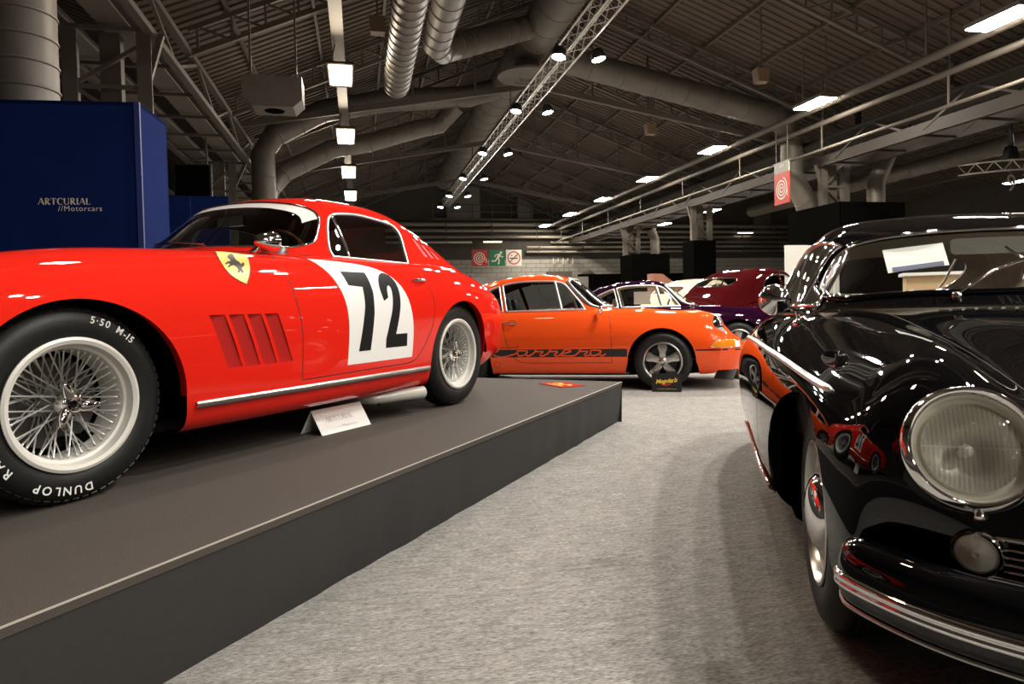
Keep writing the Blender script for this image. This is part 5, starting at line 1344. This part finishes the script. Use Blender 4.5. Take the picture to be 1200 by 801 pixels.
    for sg in (1, -1):
        for P, nm in ((sw, 'side_window'), (qw, 'quarter_window')):
            gh.take(P, nm, M_GLASS, root, 'side', sg, off=-.004); gh.trim(P, 'window_trim', M_CHROME, root, .008, 'side', sg, closed=True)
        gh.trim([(-.995, .915), (-.995, 1.178)], 'vent_window_bar', M_CHROME, root, .008, 'side', sg)
        # chrome pillar post beside the screen
        gh.trim([(-.665, .905), (-.73, .97), (-.82, 1.075), (-.90, 1.15)], 'pillar_trim', M_CHROME, root, .009, 'side', sg, off=.003)
    rw = [(0, 1.185), (.25, 1.172), (.36, 1.13), (.38, 1.08), (.33, .995), (.25, .975), (0, .968)]
    rwp = smooth2(rw, 24); rwp = rwp + [(-y, z) for y, z in rwp[::-1][1:-1]]
    gh.take(rwp, 'rear_window', M_GLASS, root, 'rear', pred=lambda c, n: c.x < -1.75, off=-.004)
    gh.trim(rwp, 'rear_window_trim', M_CHROME, root, .008, 'rear', closed=True)
    gh.trim([(-.06 + i * .0 , 0) for i in range(0)] or [(.30, 1.16), (.31, 1.05), (.30, .99)], 'rear_window_frame', M_WHITE, root, .006, 'rear', off=-.01)
    gh.finish('roof', P_, root, mat('pale_headlining', (.42, .38, .31), .9))
    for sg in (1, -1):
        door = smooth2([(-.655, .885), (-.66, .80), (-.655, .55), (-.64, .30)], 14) + smooth2([(-1.45, .30), (-1.56, .32), (-1.63, .40), (-1.66, .55), (-1.665, .75), (-1.66, .885)], 20)
        sk.take(door, 'door', P_, root, 'side', sg); sk.line(door, 'door_gap', M_GAP, root, .005, 'side', sg)
        # chrome spear at belt height and ribbed sill moulding
        sp = [sk.side(a_, b_, sg) for a_, b_ in smooth2([(.25, .712), (.041, .722), (-.425, .746), (-.85, .755), (-1.293, .757), (-1.75, .752)], 41)]
        MB().tube([p + n * .004 for p, n in sp], [.004] + [.011] * 39 + [.004], 8).build('side_spear', M_TRIM, root, True)
        for dz, m_ in ((.0, M_CHROME), (.014, mat('rubber_insert', (.10, .045, .04), .5)), (.028, M_CHROME)):
            MB().tube([sk.side(-.44 - 1.30 * t / 30, .262 + dz, sg)[0] + Vector((0, sg * .010, 0)) for t in range(31)], .009, 8).build('sill_moulding', m_, root, True)
        # headlamp: chrome ring, deep bowl, ribbed glass
        c = Vector((.664, sg * .517, .657)); n = Vector((.93, sg * .06, .34)).normalized(); _, hu, hv = basis(n)
        R_ = .117
        sk.drop(arc(sg * .517, .652, .108, 0, 360, 40)[:-1], 'front')
        MB().lathe([(R_ + .012, -.14), (R_ + .010, -.06), (R_ + .006, -.015)], c=c, axis=n, n=56).build('headlamp_bucket', P_, root, True)
        MB().lathe([(R_ + .005, -.010), (R_ + .006, -.002), (R_ + .002, .006), (R_ - .006, .012), (R_ - .012, .009), (R_ - .014, .002), (R_ - .014, -.01)], c=c, axis=n, n=64).build('headlamp_ring', M_CHROME, root, angle=50)
        MB().lathe([(R_ - .014, .002), (R_ - .018, -.008), (R_ - .026, -.016), (R_ - .030, -.016), (R_ - .032, -.010), (R_ - .034, -.02)], c=c, axis=n, n=64).build('headlamp_bezel', mat('cream_reflector', (.72, .68, .58), .3, metal=.2), root, True)
        MB().lathe([(0, -.075), (.04, -.066), (.07, -.045), (R_ - .032, -.018)], c=c, axis=n, n=48).build('headlamp_reflector', mat('lamp_bowl', (.85, .83, .77), .38, metal=.55), root, True)
        MB().lathe([(.012, -.07), (.014, -.045), (.010, -.035), (0, -.033)], c=c, axis=n, n=20).build('headlamp_bulb', M_WHITE, root, True)
        fl = MB()
        for k in range(-10, 11):
            x = k * .0082; hgt = math.sqrt(max(0, (R_ - .034) ** 2 - x * x))
            if hgt > .01: 
                for h0, h1 in ((-hgt, -.002), (.002, hgt)):
                    fl.tube([c + hu * x + hv * h0 + n * (-.012 + .012 * (1 - (h0 / .09) ** 2)), c + hu * x + hv * (h0 + h1) / 2 + n * (-.002), c + hu * x + hv * h1 + n * (-.012 + .012 * (1 - (h1 / .09) ** 2))], .0028, 6)
        tag(fl.build('lens_flute', M_LENS, root, True), kind='stuff')
        MB().lathe([(0, .014), (.04, .012), (.075, .005), (R_ - .030, -.004), (R_ - .016, -.006)], c=c, axis=n, n=56).build('headlamp_lens', M_LENS, root, True)
        MB().tube([c - hv * (R_ + .002) + n * .0, c - hv * (R_ + .018) + n * .002], [.008, .010], 12).build('ring_screw_lug', M_CHROME, root, True)
        # round parking lamp at the end of the horn grille
        lp, ln = sk.front(sg * .518, .462)
        MB().lathe([(.046, -.02), (.046, .004), (.042, .010), (.037, .008), (.036, 0)], c=lp, axis=ln, n=40).build('parking_lamp_ring', M_CHROME, root, angle=45)
        MB().lathe([(0, .012)] + [(.004 + .004 * i, .0125 - .0009 * i + .0016 * (i % 2)) for i in range(8)] + [(.037, .002)], c=lp, axis=ln, n=40).build('parking_lamp_lens', mat('frosted_lens', (.90, .86, .74), .3, coat=.5), root, True)
        gp = [(.475, .490), (.475, .428), (.27, .428), (.25, .459), (.27, .490)]
        sk.decal([(sg * a, b) for a, b in gp], 'horn_grille_opening', M_DARK, root, 'front', off=.001)
        sk.trim([(sg * a, b) for a, b in [(.50, .497), (.27, .497), (.243, .459), (.27, .421), (.50, .421)]], 'horn_grille_frame', M_CHROME, root, .005, 'front', off=.003)
        for z in (.439, .452, .465, .479): sk.trim([(sg * .480, z), (sg * .255, z)], 'horn_grille_bar', M_CHROME, root, .0028, 'front', off=.004)
    # bonnet gap
    hood = smooth2([(.70, 0), (.69, .18), (.60, .30), (.40, .36), (.0, .40), (-.38, .42)], 30) + [(-.42, .30), (-.42, 0)]
    sk.line(hood + [(x, -y) for x, y in hood[::-1][1:-1]], 'bonnet_gap', M_GAP, root, .004, 'top', closed=True)
    MB().tube([sk.top(.62 - .25 * t / 8, 0)[0] + Vector((0, 0, .012 + .02 * math.sin(PI * t / 8))) for t in range(9)], [.006, .010, .011, .011, .011, .011, .011, .010, .006], 10).build('bonnet_handle', M_CHROME, root, True)
    # cowl vent strip below the screen
    for k in range(-7, 8):
        p, n = sk.top(-.372 - .004 * abs(k), k * .036); MB().box(p + n * .003, (.012, .026, .006)).build('cowl_vent_slat', M_CHROME, root)
    sk.finish('body', P_, root)
    MB().prism([(.45, .45, .22), (-.36, .72, .215), (-1.78, .72, .215), (-2.75, .45, .27), (-2.75, -.45, .27), (-1.78, -.72, .215), (-.36, -.72, .215), (.45, -.45, .22)], (0, 0, -.02), (0, 0, .02)).build('floor_pan', M_DARK, root)
    # wrap-round bumper: swept section
    path = [(.560, .722), (.615, .706), (.69, .662), (.765, .598), (.845, .485), (.905, .33), (.935, .17), (.945, 0)]
    path = path + [(x, -y) for x, y in path[::-1][1:]]; C_ = curve(path, 90)
    def sweep(sec, name, m_):
        G = []
        for off, z in sec:
            row = []
            for i in range(len(C_)):
                t = C_[min(i + 1, len(C_) - 1)] - C_[max(i - 1, 0)]; t = t / np.linalg.norm(t); nn = np.array([-t[1], t[0]])
                if nn @ np.array([1, 0]) < 0 and abs(C_[i][1]) < .6: nn = -nn
                if nn @ (C_[i] - np.array([.3, 0])) < 0: nn = -nn
                e = min(i, len(C_) - 1 - i) / 5.; k = min(1., math.sqrt(max(0, 1 - (1 - min(e, 1)) ** 2)) + .05)
                row.append((C_[i][0] + nn[0] * off * k, C_[i][1] + nn[1] * off * k, .37 + (z - .37) * (k * .5 + .5)))
            G.append(row)
        mb = MB(); mb.grid(G); return mb.build(name, m_, root, True)
    sweep([(-.015, .308), (.010, .304), (.028, .314), (.036, .335), (.040, .37), (.036, .405), (.024, .435), (.002, .450), (-.02, .450)], 'front_bumper', P_)
    sweep([(.036, .350), (.044, .351), (.049, .356), (.048, .363), (.045, .366), (.048, .369), (.049, .376), (.044, .382), (.036, .383)], 'bumper_strip', M_CHROME)
    sweep([(.022, .309), (.033, .310), (.035, .314), (.031, .318)], 'bumper_lower_strip', M_ALLOY)
    # round door mirror on a stalk
    for sg in (-1,):
        f, n = sk.side(-.66, .866, sg); b = Vector((-.40, sg * .778, .952))
        mo = MB().lathe([(0, .042), (.02, .040), (.040, .028), (.052, .010), (.056, -.008), (.052, -.016), (.046, -.012), (0, -.010)], c=b, axis=(1, sg * .25, .05), n=32).build('door_mirror', M_CHROME, root, angle=40)
        MB().tube([f + n * .004, f + n * .03 + Vector((.01, 0, .02)), b + Vector((0.01, 0, -.01))], [.007, .006, .006], 8).build('mirror_stem', M_CHROME, mo, True)
        MB().lathe([(.032, -.008), (.030, .006), (.018, .014), (0, .016)], c=f, axis=n, n=24).build('mirror_foot', M_CHROME, mo, True)
    # wipers
    for y0, y1, z1 in ((-.20, .06, 1.065), (.20, .50, 1.0)):
        a, n = gh.front(y0, .945); b, n2 = gh.front(y1, z1)
        w_ = MB().tube([a + n * .012, (a + b) / 2 + n * .035, b + n2 * .014], [.006, .005, .004], 8).build('wiper_arm', M_CHROME, root, True)
        c0, n0 = gh.front(y1 - .04, z1 + .05); c1, n1 = gh.front(y1 + .05, z1 - .09)
        MB().tube([c0 + n0 * .008, c1 + n1 * .008], .005, 6).build('wiper_blade', M_CHROME, w_, True)
        MB().lathe([(.016, -.01), (.016, .012), (.010, .02), (0, .021)], c=a, axis=n, n=20).build('wiper_boss', M_CHROME, w_, True)
    # white sale card behind the glass
    q = [gh.front(y, z) for y, z in ((-.349, 1.145), (-.152, 1.162), (-.167, 1.072), (-.360, 1.050))]
    cd = mesh_obj('windscreen_card', [p - n * .012 for p, n in q], [(0, 1, 2, 3)], M_WHITE, root)
    qb = [q[3][0] * .8 + q[0][0] * .2, q[2][0] * .8 + q[1][0] * .2, q[2][0], q[3][0]]
    nn = q[0][1]; ins = [(qb[0] * .96 + qb[1] * .04), (qb[1] * .96 + qb[0] * .04), (qb[2] * .96 + qb[3] * .04), (qb[3] * .96 + qb[2] * .04)]
    cen = sum((v for v in ins), Vector()) / 4
    mesh_obj('card_print', [cen + (v - cen) * .9 - nn * .010 for v in ins], [(0, 1, 2, 3)], mat('card_blue', (.10, .10, .22), .6), cd)
    # cabin
    cabin_tub(root, -2.1, -.50, .60, .24, .90, mat('beige_trim', (.52, .47, .39), .8))
    for y in (.30, -.30): car_seat(root, -1.52, y, .33, mat('dark_red_seat', (.10, .03, .025), .55), w=.46, tall=.52)
    MB().tube([(-.62, -.53, .90), (-.58, 0, .905), (-.62, .53, .90)], [.04, .05, .04], 10).build('dashboard', mat('beige_trim', (.52, .47, .39), .8), root, True)
    steering_wheel(root, -.92, .30, .88, m=mat('ivory_rim', (.6, .55, .42), .35))
    p, n = gh.front(0, 1.155)
    MB().prism([(p.x - .04, y, z) for y, z in rounded(-.125, 1.105, .125, 1.165, .018)], (0, 0, 0), (.012, 0, 0)).build('interior_mirror', M_CLOTHGREY, root)
    set_wheels(root, hubcap_wheel, [(0, -.625, .325, 0), (-2.10, -.645, .325, 0), (0, .625, .325, 0), (-2.10, .645, .325, 0)], R=.325, r=.205, w=.15)
    return root, sk, gh
black_coupe()
# ------------------------------------------------------------------ cars further back
def repaint(root, swaps, drop=()):
    """swap materials on a copied car, object by object, and remove parts it does not have"""
    todo = list(root.children_recursive)
    for o in todo:
        if o.name.split('.')[0] in drop: bpy.data.objects.remove(o); continue
        for sl in o.material_slots:
            if sl.material and sl.material.name in swaps: m = swaps[sl.material.name]; sl.link = 'OBJECT'; sl.material = m
r911 = dup(o911); r911.location = (3.565, 11.05, 0); r911.rotation_euler = (0, 0, math.radians(-11))
tag(r911, 'dark purple coupe with cream seats parked behind the orange coupe', 'car')
repaint(r911, {M_ORANGE.name: M_PURPLE, M_LEATHER.name: M_CREAMLEATHER, M_GLASSD.name: glass_mat('clear_window', (.92, .94, .92), 1.5)}, ('side_stripe', 'door_script', 'script_flourish', 'windscreen_notice'))
_p, _n = gh911.side(-1.42, 1.03, -1)
flat([(-.13, -.10), (.13, -.10), (.13, .10), (-.13, .10)], [(0, 1, 2, 3)], 'window_notice', mat('notice_beige', (.34, .29, .24), .8), r911, _p + Vector((0, .03, 0)), (1, 0, 0), (0, .4, 1))

def fastback(label, loc, rot, paint, k=1., seat=None):
    """large rounded fastback coupe with a small wide rear window"""
    root = thing('fastback_coupe', label, 'car', loc, rot); root.scale = (k, k, k)
    B = net([
        ([.62, .60, .55, .50, .45, .42, .40, .38], (0, .30), (.25, .30), (.42, .30), (.58, .30), (.68, .29), (.72, .28), (.72, .25), (.5, .22)),
        ([.75, .72, .66, .60, .54, .48, .44, .40], (0, .60), (.22, .60), (.40, .58), (.60, .62), (.74, .58), (.79, .48), (.77, .30), (.5, .22)),
        ([.55, .54, .52, .45, .42, .40, .40, .38], (0, .92), (.22, .89), (.38, .78), (.60, .80), (.77, .70), (.82, .52), (.79, .28), (.5, .22)),
        (0., (0, .985), (.24, .95), (.42, .85), (.62, .865), (.80, .75), (.845, .54), (.81, .27), (.5, .22)),
        (-.60, (0, 1.02), (.30, 1.00), (.48, .93), (.64, .88), (.80, .77), (.85, .55), (.81, .26), (.5, .22)),
        (-1.2, (0, 1.03), (.32, 1.02), (.52, 1.00), (.68, .93), (.81, .78), (.855, .55), (.81, .26), (.5, .22)),
        (-1.9, (0, 1.03), (.32, 1.02), (.54, 1.00), (.70, .94), (.82, .79), (.865, .56), (.82, .26), (.5, .22)),
        (-2.5, (0, 1.02), (.32, 1.01), (.54, .99), (.70, .94), (.84, .81), (.885, .57), (.83, .27), (.5, .22)),
        (-3.0, (0, .95), (.32, .94), (.53, .92), (.69, .88), (.84, .77), (.88, .57), (.83, .30), (.5, .24)),
        (-3.5, (0, .80), (.30, .79), (.50, .78), (.65, .745), (.78, .66), (.82, .52), (.77, .33), (.48, .27)),
        ([-3.9, -3.89, -3.85, -3.8, -3.76, -3.74, -3.74, -3.7], (0, .58), (.28, .575), (.45, .565), (.58, .54), (.67, .49), (.70, .43), (.66, .35), (.45, .31)),
        ([-3.98, -3.97, -3.93, -3.88, -3.84, -3.82, -3.81, -3.75], (0, .38), (.26, .38), (.42, .38), (.53, .38), (.60, .37), (.62, .36), (.60, .34), (.42, .32)),
    ])
    sk = Skin(B, 90, 44)
    Gn = net([
        ([-.62, -.66, -.76, -.84, -.90], (0, 1.00), (.32, 1.00), (.54, .985), (.62, .96), (.70, .92)),
        ([-.86, -.90, -.98, -1.04, -1.08], (0, 1.26), (.30, 1.25), (.52, 1.20), (.62, 1.09), (.71, .92)),
        ([-1.10, -1.12, -1.18, -1.22, -1.24], (0, 1.47), (.30, 1.46), (.50, 1.39), (.62, 1.20), (.72, .92)),
        (-1.55, (0, 1.555), (.32, 1.54), (.53, 1.46), (.645, 1.24), (.735, .93)),
        (-2.0, (0, 1.56), (.32, 1.545), (.54, 1.465), (.655, 1.24), (.745, .94)),
        (-2.45, (0, 1.49), (.32, 1.475), (.53, 1.40), (.65, 1.20), (.745, .94)),
        (-2.9, (0, 1.33), (.31, 1.315), (.51, 1.25), (.62, 1.09), (.73, .90)),
        (-3.3, (0, 1.10), (.29, 1.09), (.47, 1.04), (.58, .93), (.68, .80)),
        (-3.65, (0, .82), (.27, .81), (.42, .78), (.51, .72), (.58, .64)),
    ])
    gh = Skin(Gn, 70, 36)
    sk.drop([(-.72, -.50), (-.95, -.62), (-3.2, -.55), (-3.2, .55), (-.95, .62), (-.72, .50)], 'top', pred=lambda c, n: c.z > .8)
    for sg in (1, -1):
        for cx, r in ((0, .40), (-2.9, .37)):
            sk.drop(arc(cx, .36, r, -30, 210, 36), 'side', sg); arch_lip(sk, cx, .36, r, 0, 180, 'arch_lip', paint, root, sg); wheel_house(cx, .36, r + .02, .40, .78, root, sg)
    rw = smooth2([(0, 1.36), (.26, 1.352), (.36, 1.325), (.385, 1.27), (.34, 1.215), (.24, 1.20), (0, 1.195)], 22); rwp = rw + [(-y, z) for y, z in rw[::-1][1:-1]]
    gh.take(rwp, 'rear_window', M_GLASS, root, 'rear', pred=lambda c, n: c.x < -2.2, off=-.004); gh.trim(rwp, 'rear_window_trim', M_CHROME, root, .010, 'rear', closed=True)
    ws = smooth2([(0, 1.06), (.32, 1.055), (.52, 1.05), (.57, 1.10), (.53, 1.24), (.48, 1.35), (.40, 1.40), (0, 1.43)], 26); wsp = ws + [(-y, z) for y, z in ws[::-1][1:-1]]
    gh.take(wsp, 'windscreen', M_GLASS, root, 'front', pred=lambda c, n: c.x > -1.3, off=-.004); gh.trim(wsp, 'windscreen_trim', M_CHROME, root, .010, 'front', closed=True)
    sw = smooth2([(-1.10, .99), (-1.22, 1.22), (-1.38, 1.36), (-1.65, 1.415), (-2.0, 1.40), (-2.28, 1.32), (-2.45, 1.18), (-2.48, 1.05), (-2.40, .985)], 34)
    for sg in (1, -1):
        gh.take(sw, 'side_window', M_GLASS, root, 'side', sg, off=-.004); gh.trim(sw, 'window_trim', M_CHROME, root, .012, 'side', sg, closed=True)
        gh.trim([(-1.80, .985), (-1.80, 1.41)], 'window_pillar', paint, root, .016, 'side', sg)
        door = [(-1.02, .93), (-1.02, .32), (-1.95, .32), (-2.02, .93)]; sk.take(door, 'door', paint, root, 'side', sg); sk.line(door, 'door_gap', M_GAP, root, .006, 'side', sg)
        p, n = sk.front(sg * .60, .60); MB().lathe([(.10, -.04), (.10, .01), (.085, .03), (.04, .045), (0, .05)], c=p, axis=n, n=28).build('headlamp', M_CHROME, root, True)
        p, n = sk.front(sg * .58, .46, 1); MB().lathe([(.05, -.02), (.05, .02), (.03, .04), (0, .045)], c=p, axis=n, n=20).build('tail_lamp', mat('red_lens', (.6, .01, .01), .15, coat=1.), root, True)
    gh.finish('roof', paint, root, seat or M_LEATHER); sk.finish('body', paint, root)
    for x, yy in ((.80, .70), (-4.03, .66)):
        s = 1 if x > 0 else -1; MB().tube([(x - s * .22, -yy, .42), (x - s * .06, -yy * .7, .42), (x, 0, .42), (x - s * .06, yy * .7, .42), (x - s * .22, yy, .42)], .05, 10, squash=(Vector((1, 0, 0)), .6)).build('bumper', M_CHROME, root, True)
    MB().box((-1.6, 0, .25), (4.2, 1.3, .05)).build('floor_pan', M_DARK, root)
    cabin_tub(root, -2.9, -.75, .66, .30, .98, seat or M_LEATHER)
    for y in (.34, -.34): car_seat(root, -1.95, y, .42, seat or M_LEATHER, tall=.6)
    steering_wheel(root, -1.25, -.34, 1.05, .20)
    set_wheels(root, hubcap_wheel, [(0, -.70, .345, 0), (-2.9, -.70, .345, 0), (0, .70, .345, 0), (-2.9, .70, .345, 0)], R=.345, r=.21, w=.16, col=paint)
    return root
maroon = fastback('maroon fastback coupe with a small wide rear window behind the purple coupe', (6.29, 15.1, 0), math.radians(40), M_MAROON, 1.03)
cream = dup(maroon); cream.location = (5.80, 17.6, 0); cream.scale = (.96,) * 3
tag(cream, 'cream rounded coupe parked beyond the maroon fastback', 'car'); repaint(cream, {M_MAROON.name: M_CREAM, M_LEATHER.name: M_CREAMLEATHER})
t = hall('sloped_stand', 'salmon pink sloping display stand behind the cream coupe', 'display stand', 12.25, 27.2, 0)
MB().prism([(0, 0, 0), (1.75, 0, 0), (1.75, 0, 1.25), (.45, 0, 2.18), (0, 0, 2.2)], (0, 0, 0), (0, .6, 0)).build('stand_body', mat('salmon', (.36, .15, .10), .7), t)
MB().prism([(0, -.01, 0), (1.75, -.01, 0), (1.75, -.01, .1), (0, -.01, .1)], (0, 0, 0), (0, -.01, 0)).build('stand_kick', M_BLACK, t)
# stand furniture glimpsed through the black coupe's rear window
t = thing('info_counter', 'beige wooden info counter beyond the black coupe', 'counter', (6.1, 9.3, 0), math.radians(-25))
MB().box((0, 0, .62), (1.3, .5, 1.24)).build('counter_front', mat('beige_wood', (.52, .36, .20), .6), t); MB().box((0, 0, 1.26), (1.4, .6, .04)).build('counter_top', M_WHITE, t); MB().box((0, .02, .05), (1.2, .44, .1)).build('counter_plinth', M_BLACK, t)
t = thing('white_pillar_stand', 'white round display pillar beside the beige counter', 'display stand', (7.4, 9.6, 0))
MB().lathe([(.30, 0), (.30, 1.50), (.27, 1.53), (0, 1.53)], n=32).build('pillar_body', M_WHITE, t, angle=40); MB().lathe([(.33, 0), (.33, .06), (.30, .07)], n=32).build('pillar_foot', M_ALLOY, t, angle=40)
